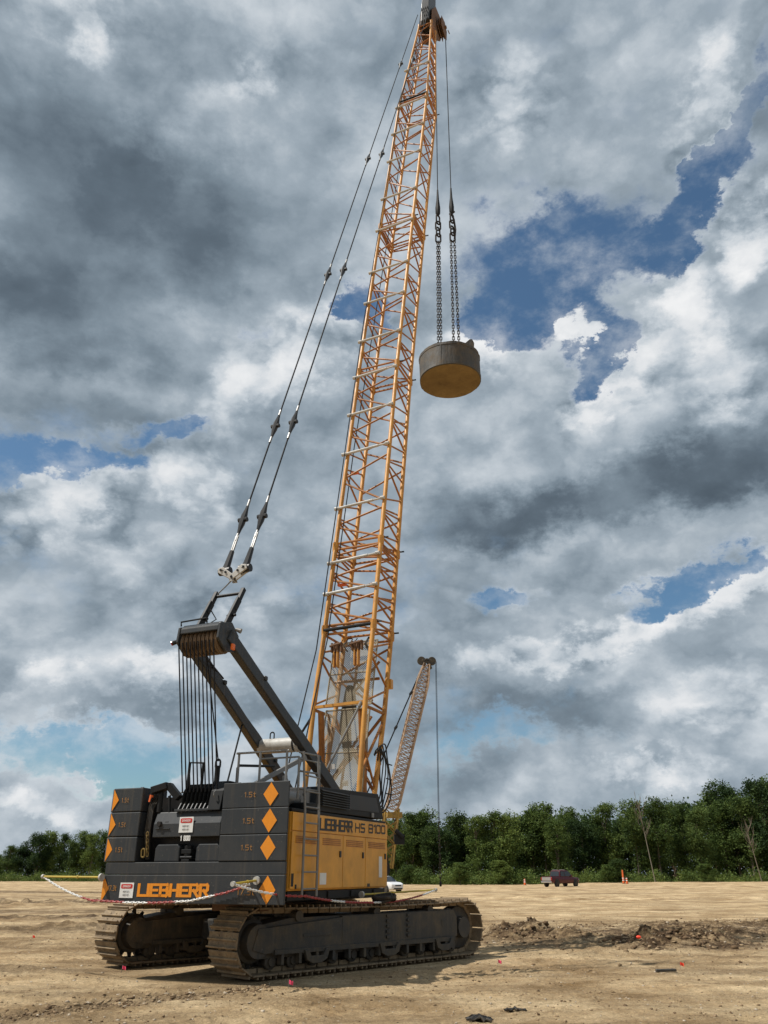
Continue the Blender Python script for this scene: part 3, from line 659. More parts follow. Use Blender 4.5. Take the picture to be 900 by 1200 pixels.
# ---- gantry (A-frame)
GF = (1.5, 2.75); GH = (-4.05, 5.72); LEGS = .60; LTOP = .44
gan = MB()
def gpt(t): return (GF[0]+(GH[0]-GF[0])*t, GF[1]+(GH[1]-GF[1])*t)
ga = empty('gantry', (0, 0, 0), 0, crane)
for sgn in (1, -1):
    l = MB(); p0 = gpt(0); p1 = gpt(.55); p2 = gpt(1.0)
    dx, dz = GH[0]-GF[0], GH[1]-GF[1]; LL = hypot(dx, dz); nx, nz = -dz/LL, dx/LL
    def off(t, k): 
        p = gpt(t); return (p[0]+nx*k, p[1]+nz*k)
    l.prism([off(0, -.09), off(.3, -.14), off(.5, -.15), off(.6, -.115), off(1.0, -.13), off(1.0, .13), off(.6, .105), off(.3, .12), off(0, .10)], 1, sgn*LEGS-.085, sgn*LEGS+.085)
    l.v = [(x, y-sgn*(LEGS-LTOP)*(GF[0]-x)/(GF[0]-GH[0]), z) for x, y, z in l.v]
    for t in (.36, .78): 
        a = off(t, -.15); yy = sgn*(LEGS-(LEGS-LTOP)*t); l.box(a[0]-.05, a[0]+.05, yy-.12, yy+.02, a[1]-.09, a[1])
    l.build('leg', M['grey'], ga, bevel=.02)
c0 = gpt(.46)
ct = MB(); ct.tube((c0[0], -LEGS+.10, c0[1]), (c0[0], LEGS-.10, c0[1]), .13, 20); ct.build('cross_tube', M['grey'], ga, smooth=True)
ct = MB(); ct.tube((c0[0], -.34, c0[1]), (c0[0], LEGS-.11, c0[1]), .155, 24); ct.build('tube_wrap', M['white'], ga, smooth=True)
ct = MB(); ct.tube((c0[0], -LEGS+.12, c0[1]), (c0[0], -LEGS+.20, c0[1]), .158, 24); ct.build('tube_end', M['white'], ga, smooth=True)
ct = MB(); ct.link((c0[0]-.05, .18, c0[1]+.20), (0, 0, 1), (0, 1, 0), .16, .10, .016); ct.build('lifting_eye', M['dark'], ga)
hd = MB(); hx, hz_ = GH
hd.prism([(hx-.30, hz_+.02), (hx-.29, hz_+.13), (hx-.18, hz_+.22), (hx+.10, hz_+.22), (hx+.18, hz_+.05), (hx+.06, hz_+.02), (hx-.14, hz_+.04)], 1, -.44, .44)
hd.build('gantry_head', M['grey'], ga, bevel=.02)
for s in (.44, -.46):
    ep = MB(); ep.prism([(hx-.34, hz_-.14), (hx-.30, hz_+.16), (hx+.08, hz_+.26), (hx+.34, hz_+.05), (hx+.30, hz_-.28), (hx-.05, hz_-.34)], 1, s-.025, s+.025)
    ep.build('side_plate', M['grey'], ga, bevel=.01)
us = MB()
for k in range(9): us.lathe([(.06, -.028), (.25, -.028), (.22, 0), (.25, .028), (.06, .028)], (hx-.03, .37-.092*k, hz_-.12), 1, 26)
us.build('upper_sheave', paint('worn_sheave', (.20, .135, .08), .6, dirt=.5, dirtcol=(.05, .035, .025)), ga, smooth=True)
tp = MB(); tp.path([(hx-.2, .48, hz_+.21), (hx-.22, .48, hz_+.29), (hx-.22, -.1, hz_+.31), (hx-.2, -.1, hz_+.22)], .018); tp.build('handrail', M['dark'], ga, smooth=True)
lm = MB(); lm.box(hx-.02, hx+.08, -.60, -.545, hz_-.30, hz_-.18); lm.build('warning_lamp', M['amber'], ga, bevel=.02)
lm = MB(); lm.tube((hx-.20, .44, hz_-.06), (hx-.25, .60, hz_-.12), .03, 8, .045); lm.build('work_lamp', M['dark'], ga, smooth=True)
lm = MB(); lm.tube((hx-.25, .601, hz_-.12), (hx-.256, .62, hz_-.126), .045, 10); lm.build('lamp_lens', M['redlens'], ga, smooth=True)
for s in (.30, -.34):   # upright arms with cross bar
    a = MB(); a.bar((hx+.02, s, hz_+.1), (hx+.46, s, hz_+.86), .06, .14); a.bar((hx+.32, s, hz_+.60), (hx+.60, s, hz_+1.12), .08, .09)
    a.tube((hx+.24, s-.1, hz_+.46), (hx+.24, s+.1, hz_+.46), .03, 8)
    a.build('arm', M['dark'], ga, bevel=.01)
cbm = MB(); cbm.tube((hx+.56, .30, hz_+1.02), (hx+.56, -.34, hz_+1.02), .032, 10); cbm.build('cross_bar', M['dark'], ga, smooth=True)
cbm = MB(); cbm.path([(hx+.2, .20, hz_+.3), (hx+.45, .15, hz_+.5), (hx+.3, .20, hz_+.66)], .012); cbm.build('hose', M['rubber'], ga, smooth=True)
fl = MB(); fl.tube((hx+.1, -.56, hz_+.12), (hx+.13, -.66, hz_+.08), .03, 10, .05); fl.build('floodlight', M['silver'], ga)
# luffing ropes
for k in range(10):
    rp = MB(); s = .42-.086*k
    rp.tube((hx-.30, s, hz_-.15), (RF+.14, .40-.082*k, 2.95), .0125, 6); rp.build('luffing_rope', M['rope'], ga)
rp = MB(); rp.tube((hx-.1, -.08, hz_-.3), (RF+.42, -.12, 3.5), .012, 6); rp.build('luffing_rope', M['rope'], ga)
dg = MB(); dg.link((RF+.42, -.12, 3.45), (0, 0, 1), (0, 1, 0), .16, .1, .02); dg.tube((RF+.42, -.12, 3.1), (RF+.42, -.12, 3.42), .05, 8); dg.build('rope_socket', M['dark'], ga)
rp = MB(); rp.path([(RF+.25, .38, 3.0), (RF+.25, .38, 3.48), (RF+.25, .08, 3.46), (RF+.25, .08, 3.0)], .028, 8); rp.build('rope_frame', M['dark'], crane, smooth=True)
a = off(.60, -.15)
for p0_, p1_ in (((a[0], LEGS-.1, a[1]), (-2.6, .25, 3.2)), ((off(.78, -.2)[0], -.45, off(.78, -.2)[1]), (off(.5, -.15)[0], -.52, off(.5, -.15)[1]-.05)), ((off(.78, -.2)[0], .45, off(.78, -.2)[1]), (hx+.05, .2, hz_-.2))):
    w = MB(); w.tube(p0_, p1_, .018, 6); w.build('hydraulic_line', M['dark'], ga)
br = MB(); br.bar((-2.2, .15, 3.1), (c0[0]+.15, -.55, c0[1]-.25), .09, .09); br.build('brace', M['silver'], ga, bevel=.01)

# ---- handrails and ladder
rl = MB(); S = -1.72
def rail(pts, r=.022, mat='silver', name='handrail'):
    m = MB(); m.path(pts, r*.8, 8); return m.build(name, M[mat], crane, smooth=True)
ld = empty('ladder', (0, 0, 0), 0, crane)
for r0_, r1_ in ((-3.20, -3.30), (-2.66, -2.72)):
    m = MB(); m.path([(r0_, -1.80, 1.26), (r0_, -1.80, 2.62), (r1_, -1.78, 3.62)], .023, 8); m.build('ladder_rail', M['silver'], ld, smooth=True)
for k in range(8):
    z = 1.38+.262*k; m = MB(); m.tube((-3.21, -1.80, z), (-2.65, -1.80, z), .015, 8); m.build('rung', M['silver'], ld)
for s, r in ((-1.62, -3.62), (-1.08, -3.62), (-.62, -3.6)): rail([(r, s, 3.02), (r, s, 3.62)], .028)
rail([(-3.62, -1.66, 3.60), (-3.62, -.58, 3.60)], .024); rail([(-3.35, -1.72, 3.52), (-3.35, -.9, 3.52)], .02)
rail([(-3.35, -1.72, 2.8), (-3.35, -1.72, 3.52)], .026)
for z in (2.98, 3.28, 3.60): rail([(-3.35, -1.72, z), (-2.62, -1.74, z+.02)], .022)
rail([(-2.55, -1.3, 3.1), (-2.55, -1.3, 3.60), (-1.7, -1.3, 3.62), (-1.7, -1.3, 3.1)], .022)
rail([(RF+.4, -.56, 2.62), (RF+.4, -.56, 3.36), (RF+.40, -.60, 3.40), (RF+1.6, -.62, 3.52)], .03, 'dark')
rail([(RF+.45, .9, 2.95), (RF+.45, .35, 3.02)], .02)
rail([(-2.0, -1.5, 2.95), (-2.0, -1.5, 3.12), (-1.7, -1.5, 3.12)], .022, 'dark')

# ================================================================== BOOM
BA = R_(77.17); BR0, BW, BD, BS0 = .906, 1.432, 1.214, .065
def wfac(h):
    if h > 36: return 1-.50*min(1, (h-36)/9.0)
    return 1.0
def dfac(h):
    if h > 36: return 1-.45*min(1, (h-36)/9.0)
    if h < 5.4: return 1-.45*(5.4-h)/3.4
    return 1.0
def bow(h):
    for (a, p), (b, q_) in zip(((0, -.12), (8, -.12), (14, 0), (21, .05), (34, 0)), ((8, -.12), (14, 0), (21, .05), (34, 0), (99, 0))):
        if h <= b: return p+(q_-p)*(h-a)/(b-a)
    return 0
def chord(f, s, h):
    """f 0 rear .. 1 front, s +-1, at height h; crane frame"""
    r = BR0+(h-2)/tan(BA); dd = BD/sin(BA)
    c = .5+(f-.5)*dfac(h)
    if h > 36: c = .5+(f-.5)*dfac(h)
    return Vector((r+dd*c, BS0+bow(h)+s*BW/2*wfac(h), h))
JT = [3.0, 7.6, 10.27, 17.47, 25.97, 35.94, 45.0]
BARS = [8.68, 9.68, 11.6, 13.72, 15.4, 17.14, 18.94, 21.03, 22.85, 25.56, 27.8, 30.73, 33.06, 35.51, 39.4]
PANELS = {0: [3.0, 5.4, 7.5], 1: [7.7, 8.68, 9.68, 10.2], 2: [10.35, 11.6, 13.72, 15.4, 17.14, 17.4], 3: [17.55, 18.94, 21.03, 22.85, 25.3, 25.9], 4: [26.05, 27.8, 30.73, 33.06, 35.51, 35.87], 5: [36.0, 37.7, 39.4, 41.2, 43.0, 44.9]}
boomroot = empty('boom_marker', (0, 0, 0)); bpy.data.objects.remove(boomroot)
names = ['boom_foot_section']+['boom_section']*4+['boom_head_section']
secs = []
for k in range(6):
    a, b = JT[k]+(.03 if k else 0), JT[k+1]-.03
    sec = empty(names[k], (0, 0, 0), 0, crane); secs.append(sec)
    rc = .066 if k < 5 else .055
    for f in (0, 1):
        for s in (-1, 1):
            c = MB(); pts = [chord(f, s, a)]
            if k == 0: pts.append(chord(f, s, 5.4))
            pts.append(chord(f, s, b)); c.path(pts, rc, 12)
            for e in (a, b):        # connecting lugs
                p = chord(f, s, e); c.path([p+Vector((0, 0, -.10)), p+Vector((0, 0, .10))], rc*1.35, 10)
            c.build('chord', M['boom'], sec, smooth=True)
    l = MB(); P = PANELS[k]; rl_ = .031
    for i in range(len(P)-1):
        h0, h1 = P[i], P[i+1]; dh = h1-h0
        if dh < .5:
            continue
        if k == 0 and i == 0:
            for s in (-1, 1): l.tube(chord(0, s, h0+.8), chord(1, s, h1-.2), rl_*1.2, 7); l.tube(chord(0, s, h1), chord(1, s, h1), rl_*1.3, 7); l.tube(chord(1, s, h0+.5), chord(0, s, h0+1.5), rl_, 7)
            l.tube(chord(1, 1, h0+.4), chord(1, -1, h1), rl_*1.3, 7); l.tube(chord(1, -1, h0+.4), chord(1, 1, h1), rl_*1.3, 7)
            continue
        m = h0+.5*dh
        for f in (0, 1):            # rear and front faces: zigzag
            if k == 0 and f == 0: continue
            l.tube(chord(f, -1, h1-.12*dh), chord(f, 1, m+.06*dh), rl_, 7)
            l.tube(chord(f, 1, m-.02*dh), chord(f, -1, h0+.04*dh), rl_, 7)
        for s in (-1, 1):           # sides: strut plus diagonals
            l.tube(chord(0, s, h1-.30*dh), chord(1, s, h1-.34*dh), rl_*.9, 7)
            l.tube(chord(0, s, h1-.34*dh), chord(1, s, h0+.34*dh), rl_, 7)
            l.tube(chord(1, s, h0+.30*dh), chord(0, s, h0+.06*dh), rl_*.9, 7)
            l.tube(chord(1, s, h1-.05*dh), chord(0, s, h1-.26*dh), rl_*.9, 7)
    for e in (P[0]+.03, P[-1]-.03):
        if e < 4: continue
        for f in (0, 1): l.tube(chord(f, -1, e), chord(f, 1, e), rl_*1.1, 8)
        for s in (-1, 1): l.tube(chord(0, s, e), chord(1, s, e), rl_*1.1, 8)
    l.build('lacing', M['lace'], sec, smooth=True)
def secof(h):
    for k in range(6):
        if h < JT[k+1]: return secs[k]
    return secs[5]
# white guard bars across the rear face
for h in BARS:
    a = chord(0, 1, h)+Vector((-.11, .10, 0)); b = chord(0, -1, h+.12)+Vector((-.11, -.02, 0)); d = (b-a)
    m = MB(); m.tube(a, a+d*.78, .042, 10); m.tube(a+d*.78, b, .03, 8); m.tube(a+Vector((0, .03, 0)), a+Vector((0, -.12, 0)), .06, 10); m.tube(b+Vector((0, .10, 0)), b+Vector((0, -.02, 0)), .055, 10)
    m.tube(a, a+Vector((.11, -.1, 0)), .025, 6); m.tube(b, b+Vector((.11, .02, 0)), .025, 6)
    m.build('guard_roller', M['white'], secof(h), smooth=True)
for h in (7.55, 36.1):
    m = MB(); m.tube(chord(0, 1, h)+Vector((-.05, 0, .03)), chord(0, -1, h+.08)+Vector((-.05, 0, 0)), .045, 8); m.build('black_spacer', M['dark'], secof(h))
for h in JT[1:6]:                   # small pegs at the joints
    for f, s in ((0, -1), (1, -1), (1, 1)):
        p = chord(f, s, h+.1); m = MB(); m.tube(p+Vector((.03, -.03, 0)), p+Vector((.05, -.20, 0)), .025, 6); m.build('joint_pin', M['dark'], secof(h))
m = MB(); p = chord(0, -1, 6.4); q_ = chord(1, -1, 6.2); m.box(q_.x, q_.x+.16, q_.y-.12, q_.y+.02, 6.1, 6.35); m.build('joint_lug', M['boom'], secs[0], bevel=.01)
for h in (9.0, 13.0):
    m = MB(); p = chord(0, 1, h)+Vector((.1, -.3, 0)); m.box(p.x-.05, p.x+.05, p.y-.12, p.y+.12, h-.03, h+.03); m.build('rope_clip', M['coneorange'], secof(h))
# foot section: mesh platform panels, struts
def meshpanel(h0, h1, f=.55, w=.92, parent=None, nm='mesh_panel'):
    m = MB(); pit = .056
    o = chord(f, 1, h0); ux = chord(f, -1, h0)-o; W = ux.length*w; ux.normalize(); uy = (chord(f, 1, h1)-o); Hh = uy.length; uy.normalize(); o = o+ux*(BW*(1-w)/2)
    nz = ux.cross(uy)
    n1 = int((W+Hh)/pit)
    for k in range(n1):        # two families of diagonal strands
        for sg in (1, -1):
            t = k*pit*1.0
            # line x + y = t  or  (W-x) + y = t
            x0 = max(0, t-Hh); x1 = min(W, t)
            if x1-x0 < .02: continue
            P0 = (x0, t-x0); P1 = (x1, t-x1)
            if sg < 0: P0 = (W-P0[0], P0[1]); P1 = (W-P1[0], P1[1])
            A = o+ux*P0[0]+uy*P0[1]+nz*(.004*sg); B = o+ux*P1[0]+uy*P1[1]+nz*(.004*sg)
            d = (B-A).normalized(); e = nz.cross(d)*.0072
            m.add([A-e, B-e, B+e, A+e], [(0, 1, 2, 3)])
    ob = m.build(nm, M['mesh'], parent)
    fr = MB(); c = [o, o+ux*W, o+ux*W+uy*Hh, o+uy*Hh]
    for a, b in zip(c, c[1:]+c[:1]): fr.tube(a, b, .022, 6)
    fr.tube(o+uy*Hh*.5, o+ux*W+uy*Hh*.5, .018, 6)
    fr.build('panel_frame', M['mesh'], parent)
meshpanel(5.55, 7.32, .42, .90, secs[0]); meshpanel(3.25, 5.45, .42, .86, secs[0])
m = MB(); m.bar(chord(0, 1, 5.45), chord(0, -1, 5.50), .07, .07); m.build('foot_cross_beam', M['boom'], secs[0])
m = MB()
for a_, b_, h0_, h1_ in ((.9, -.7, 6.9, 5.7), (-.8, .5, 6.8, 5.6), (.8, -.9, 5.2, 3.9), (-.7, .6, 5.3, 3.6), (.1, .1, 7.2, 3.4), (-.35, -.5, 6.2, 4.6)):
    m.tube(chord(.75, a_, h0_), chord(.7, b_, h1_), .036, 7)
m.tube(chord(.7, -.9, 6.3), chord(.7, .9, 6.3), .04, 7); m.build('inner_bracing', M['lace'], secs[0], smooth=True)
m = MB(); m.path([chord(.6, .15, 6.1), chord(.6, .1, 5.5), chord(.62, .2, 5.1), chord(.6, -.1, 4.2)], [.12, .20, .15, .10], 10); m.build('winch_rope_bundle', M['frame'], secs[0], smooth=True)
m = MB()
for s in (.62, -.62):
    m.bar(chord(.1, s*1.25, 5.35), chord(.75, s*1.25, 3.3), .16, .10, (0, 1, 0)); m.bar(chord(.45, s*1.2, 5.30), chord(.95, s*1.1, 3.3), .07, .07)
m.build('foot_strut', M['lace'], secs[0], bevel=.01)
m = MB(); m.tube(chord(0, -.80, 5.42), chord(.0, .35, 3.75), .032, 10); m.tube(chord(0, .35, 3.75), chord(0, .55, 3.45), .05, 10); m.tube(chord(0, -.86, 5.50), chord(0, -.78, 5.38), .05, 10)
m.build('backstop_cylinder', M['silver'], secs[0], smooth=True)
m = MB(); m.tube(chord(0, 1.05, 5.2), chord(0, 1.35, 4.85), .03, 8); m.build('backstop_cylinder', M['dark'], secs[0])
for s in (.45, -.38):            # rope guide blocks at top of the mesh
    m = MB(); p = chord(.15, s, 6.75); m.box(p.x-.08, p.x+.05, p.y-.05, p.y-.01, 6.55, 7.05); m.box(p.x-.08, p.x+.05, p.y+.05, p.y+.09, 6.55, 7.05); m.build('rope_guide', M['boom'], secs[0], bevel=.008)
    m = MB(); m.lathe([(.03, -.05), (.13, -.05), (.10, 0), (.13, .05), (.03, .05)], (p.x, p.y+.02, 7.08), 1, 18); m.tube(p+Vector((-.1, -.15, .42)), p+Vector((-.1, .18, .36)), .03, 8)
    for j in range(4): m.box(p.x-.1, p.x, p.y-.16+.09*j, p.y-.12+.09*j, 6.95, 7.2)
    m.build('guide_sheave', M['rust'], secs[0])
for j in range(7):
    m = MB(); a = random.uniform(-.9, .9); m.path([chord(.1, a, 7.3), chord(.05, a+.1, 7.1), chord(.1, a-.05, 6.9+.1*random.random())], .014, 6); m.build('hose', M['rubber'], secs[0])
for a in (.3, -.2): m = MB(); m.box(chord(.35, a, 4).x, chord(.35, a, 4).x+.02, chord(.35, a, 4).y-.07, chord(.35, a, 4).y+.07, 3.95 if a > 0 else 3.55, 4.07 if a > 0 else 3.68); m.build('sticker', M['white'], secs[0])
# hose loops hanging in front of boom foot
for k in range(7):
    m = MB(); y = chord(1, -1, 4).y-.03-.03*k; x = chord(1, -1, 4.0).x-.15; a_ = .20+.045*k; h_ = .62+.03*k
    m.path([(x+a_*cos(t), y+.04*sin(3*t+k), 3.75+h_*sin(t)) for t in [(-1.45+j*.2) for j in range(19)]], .017, 6); m.build('hose', M['rubber'], secs[0], smooth=True)
m = MB()
for z in (3.4, 3.75, 4.1): x = chord(1, -1, 4.0).x; y = chord(1, -1, 4).y; m.box(x+.0, x+.36, y-.25, y-.225, z-.012, z+.012)
m.build('hose_clamp', M['dark'], secs[0])

# boom head
hc = secs[5]
TH = 41.0
def hp(r, s, z): return Vector((BR0+(z-2)/tan(BA)+r, BS0+s, z))
m = MB()
for s in (.30, -.36):
    y0 = BS0+s; p = [hp(.30, 0, 44.6), hp(.95, 0, 44.0), hp(1.75, 0, 45.4), hp(1.9, 0, 46.6), hp(1.4, 0, 47.8), hp(.6, 0, 47.6), hp(.2, 0, 46.4)]
    m.prism([(v.x, v.z) for v in p], 1, y0-.02, y0+.02)
m.build('head_plate', M['rust'], hc, bevel=.01)
m = MB(); p = [hp(.12, 0, 45.2), hp(.8, 0, 45.0), hp(1.1, 0, 46.5), hp(.8, 0, 49.0), hp(-.05, 0, 49.2), hp(-.1, 0, 47.0)]
m.prism([(v.x, v.z) for v in p], 1, BS0-.25, BS0+.22); m.build('head_block', M['black'], hc, bevel=.03)
m = MB()
for k in range(4): m.path([hp(-.02, .2-.12*k, 44.2), hp(-.15, .15-.1*k, 45.5), hp(.0, .2-.12*k, 46.8), hp(-.15, .1-.1*k, 49.0)], .022, 6)
m.build('hose', M['rubber'], hc, smooth=True)
SHC = []
for s in (-.52, .10):
    m = MB(); c = hp(1.45, s-BS0, 46.3); m.lathe([(.06, -.05), (.50, -.05), (.56, -.045), (.50, 0), (.56, .045), (.50, .05), (.06, .05)], (c.x, c.y, c.z), 1, 30)
    m.build('head_sheave', M['rust'], hc, smooth=True); SHC.append((c.x+.50, c.y, c.z))
m = MB(); c = hp(1.45, 0, 46.3); m.tube((c.x, -.75, c.z), (c.x, .45, c.z), .09, 12)
for s in (-.62, -.40): m.prism([(c.x-.62, c.z-.5), (c.x-.3, c.z-.72), (c.x+.3, c.z-.72), (c.x+.45, c.z+.2), (c.x+.1, c.z+.62), (c.x-.5, c.z+.4)], 1, s-.015, s+.015)
m.tube((c.x+.45, -.7, c.z+.35), (c.x+.75, -.7, c.z+.45), .03, 6); m.build('sheave_housing', M['rust'], hc, bevel=.008)
# hoist ropes
TIPX = SHC[0][0]
zt_ch = 0

# ---- pendants from gantry yoke to boom head
pe = empty('boom_suspension', (0, 0, 0), 0, crane)
for sgn, y0, y1 in ((1, .20, .34), (-1, -.28, -.34)):
    A = Vector((hx+.68, y0, hz_+1.60)); B = hp(-.12, 0, 45.6); B.y = y1+BS0; D = B-A
    m = MB(); m.tube(A, B, .021, 8); m.build('pendant_rope', M['rope'], pe)
    L = D.length; dn = D.normalized()
    for dist in (1.48, 4.7, 12.1, 20.95, 32.3):
        p = A+dn*dist; m = MB()
        m.path([p-dn*.42, p-dn*.28, p-dn*.12, p+dn*.12, p+dn*.28, p+dn*.42], [.03, .045, .07, .07, .045, .03], 8); m.tube(p+Vector((0, -.11, 0)), p+Vector((0, .11, 0)), .055, 8); m.build('rope_coupling', M['black'], pe, smooth=True)
        for f0 in (.42, -.62): m = MB(); m.tube(p+dn*f0, p+dn*(f0+.20), .030, 8); m.build('rope_ferrule', M['silver'], pe, smooth=True)
    m = MB(); m.bar(A+dn*.12, A+dn*1.0, .035, .075, (0, 1, 0)); m.build('link_bar', M['silver'], pe, bevel=.006)
    m = MB(); m.path([A-dn*.05, A+dn*.15, A+dn*.55], [.10, .07, .05], 8); m.tube(A+Vector((0, -.13, 0)), A+Vector((0, .13, 0)), .085, 12); m.build('link_clevis', M['black'], pe, smooth=True)
yx = hx+.66; yz = hz_+1.56
for e in (-.06, .06): m = MB(); m.prism([(.32, yz+.0), (.31, yz+.09), (.20, yz+.11), (-.03, yz-.07), (-.24, yz+.11), (-.36, yz+.09), (-.38, yz+.0), (.0, yz-.22), (-.06, yz-.22)], 0, yx+e-.018, yx+e+.018); m.build('yoke_plate', M['white'], pe, bevel=.008)
m = MB()
for s, dz_ in ((.24, .04), (.12, -.02), (-.03, -.14), (-.17, -.02), (-.30, .04)): m.tube((yx-.10, s, yz+dz_), (yx+.1, s, yz+dz_), .024, 10)
m.build('yoke_pin', M['dark'], pe)
m = MB(); m.path([(yx, .02, yz-.20), (yx-.02, .14, yz-.32), (hx+.56, .28, hz_+1.05)], .014, 6); m.build('keeper_rope', M['silver'], pe)

# rope running up behind the boom
for pts in ([(-.05, .55, 2.9), chord(0, 1.06, 7)+Vector((-.18, .03, 0)), chord(0, 1.0, 20)+Vector((-.14, .02, 0)), chord(0, .9, 36)+Vector((-.10, 0, 0)), hp(.1, .25, 43)],
            [(-.1, .2, 2.9), chord(0, .80, 7.3)+Vector((-.05, 0, 0)), chord(0, .70, 14), chord(.1, .5, 26), chord(.1, .35, 36), hp(.1, .1, 43)]):
    m = MB(); m.path(pts, .017, 6); m.build('hoist_rope', M['rope'], crane)

# ================================================================== drop weight and its chains
DW = at(527, 434, 29.75)
dr = empty('drop_weight', DW); tag(dr, 'heavy round steel drop weight with ground bounce painted yellow-brown underneath, hanging from the crane chains', 'drop weight')
RD = 1.40; HD = .62
m = MB(); m.lathe([(RD-.03, -HD+.005), (RD, -HD+.03), (RD, -HD+.16), (RD-.012, -HD+.17), (RD-.012, HD-.16), (RD+.005, HD-.15), (RD+.005, HD-.02), (RD-.04, HD), (RD-.30, HD+.03), (RD-.34, HD-.05)], (0, 0, 0), 2, 96)
import mathutils.noise as mn
m.v = [tuple(Vector(v)*(1-.035*max(0, mn.noise(Vector(v)*1.7+Vector((3, 1, 0))))-.02*abs(mn.noise(Vector(v)*5)))) for v in m.v]
for a_ in (.4, 2.5, 4.35): m.box(-.012, .012, -.012, .012, -HD+.17, HD-.16, Matrix.Rotation(a_, 4, 'Z') @ Matrix.Translation((RD-.02, 0, 0)))
m.build('weight_body', M['disk'], dr, smooth=True)
m = MB(); m.lathe([(.02, -HD-.012), (RD-.32, -HD-.012), (RD-.05, -HD-.002), (RD-.05, -HD+.004)], (0, 0, 0), 2, 64); m.build('underside', M['diskbottom'], dr, smooth=True)
m = MB(); m.prism([(.35, HD-.02), (1.05, HD-.02), (1.08, HD+.30), (1.0, HD+.52), (.88, HD+.52)], 1, -.80, -.60); m.build('lug', M['disk'], dr, bevel=.01)
DWl = DW
def w2c(p):      # world -> crane frame
    d = Vector((p[0]-CX, p[1]-CY)); return Vector((d.x*cos(CA)+d.y*sin(CA), -d.x*sin(CA)+d.y*cos(CA), p[2]))
for k, (lx, tx, lab) in enumerate(((-.42, .10, 'dark lifting chain on the left side of the round drop weight, nearer the boom'), (.36, -.52, 'dark lifting chain on the right side of the round drop weight, nearer its lug'))):
    T = c2w(TIPX, tx, SHC[0][2]); Bp = DW+Vector((lx, .1, HD+.02))
    top = Bp.lerp(T, 0); d = (T-Bp).normalized(); Lc = 10.6
    P1 = Bp+d*Lc
    m = MB(); m.tube(w2c(P1), w2c(T), .023, 8); m.build('hoist_rope', M['rope'], crane)
    ce = empty('lifting_chain', Bp); tag(ce, lab, 'chain', 'chains holding the drop weight')
    u = Vector((1, 0, 0)); v_ = Vector((0, 1, 0))
    m = MB(); spread = .065 if k == 0 else .13
    n = 44; Lf = 7.3
    for j in range(n):
        t = (j+.5)/n*Lf
        for sg in (-1, 1):
            ofs = u*(sg*spread*(1-.35*t/Lf))
            m.link(d*t+ofs, d, u if j % 2 else v_, Lf/n*1.42, .105, .020, 5, 10)
    m.build('chain_leg', M['chain'], ce, smooth=True)
    m = MB()
    for j in range(4): m.link(d*(Lf+.22+.42*j), d, u if j % 2 == 0 else (u+v_), .60, .25, .042, 6, 14)
    m.build('chain_link', M['chain'], ce, smooth=True)
    m = MB(); m.path([d*(Lf+1.75), d*(Lf+1.9), d*(Lf+2.3), d*(Lf+2.9), d*(Lf+3.6)], [.05, .12, .13, .07, .04], 8); m.build('rope_socket', M['dark'], ce, smooth=True)
    if k == 1:
        m = MB(); m.path([d*(Lf+.1)+u*.1, d*(Lf+.7)+u*.16, d*(Lf+1.4)+u*.1, d*(Lf+1.9)-u*.05], .05, 6); m.tube(d*(Lf+1.75)-u*.1, d*(Lf+1.95)+u*.14, .07, 8, .05); m.build('shackle', M['chain'], ce)

# ================================================================== barrier poles and chain (free to be lifted off)
def barrier_pole(a, b, label):
    a = Vector(a); b = Vector(b); e = empty('barrier_pole', a); tag(e, label, 'pole', 'barrier poles around the crane'); d = b-a
    m = MB(); m.tube((0, 0, 0), d, .017, 10); m.tube(d*.38, d*.40, .028, 8); m.build('pole', M['poleyellow'], e, smooth=True)
    m = MB(); m.tube(d-d.normalized()*.03, d+d.normalized()*.02, .038, 12); m.build('end_cap', M['white'], e, smooth=True)
    m = MB(); m.tube(-d.normalized()*.02, d.normalized()*.02, .062, 16); m.build('wall_disc', M['white'], e, smooth=True)
pA0 = c2w(RF-.06, 1.80, 1.56); pA1 = c2w(-3.7, 3.42, 1.57)
barrier_pole(pA0, pA1, 'yellow barrier pole sticking out left of the charcoal counterweight')
pB0 = c2w(RF-.05, -1.37, 1.515); pB1 = c2w(RF-.75, -1.37, 1.47)
barrier_pole(pB0, pB1, 'short yellow barrier pole pointing at the camera beside the lower diamond reflector')
pC0 = c2w(-.6, -1.75, 1.245); pC1 = c2w(1.9, -2.42, 1.30)
barrier_pole(pC0, pC1, 'long yellow barrier pole reaching forward below the orange house doors')
def sag(a, b, s, n=14):
    a = Vector(a); b = Vector(b); return [a.lerp(b, t/n)-Vector((0, 0, s*4*(t/n)*(1-t/n))) for t in range(n+1)]
def bchain(pts, label, starts):
    e = empty('barrier_chain', pts[0]); tag(e, label, 'chain', 'red and white barrier chains'); o = Vector(pts[0]); P = [Vector(p)-o for p in pts]
    # resample
    L = [0]
    for a, b in zip(P[:-1], P[1:]): L.append(L[-1]+(b-a).length)
    def pt(s):
        for i in range(len(L)-1):
            if s <= L[i+1]: return P[i].lerp(P[i+1], (s-L[i])/(L[i+1]-L[i]+1e-9))
        return P[-1]
    n = int(L[-1]/.056); mm = MB()
    for j in range(n):
        s = (j+.5)*L[-1]/n; p = pt(s); d = (pt(min(L[-1], s+.02))-pt(max(0, s-.02))).normalized()
        c = 0
        for st in starts: c ^= (s/L[-1] > st)
        mm.cm = c; mm.link(p, d, Vector((0, 0, 1)) if j % 2 else d.cross(Vector((0, 0, 1))), .085, .026, .0085, 5, 8)
    mm.build('links', [M['signwhite'], M['redchain']], e, smooth=True)
lowc = [c2w(RF-.05, s, z) for s, z in ((1.86, 1.19), (1.2, 1.165), (.6, 1.165), (-.1, 1.20), (-.8, 1.33), (-1.25, 1.45))]
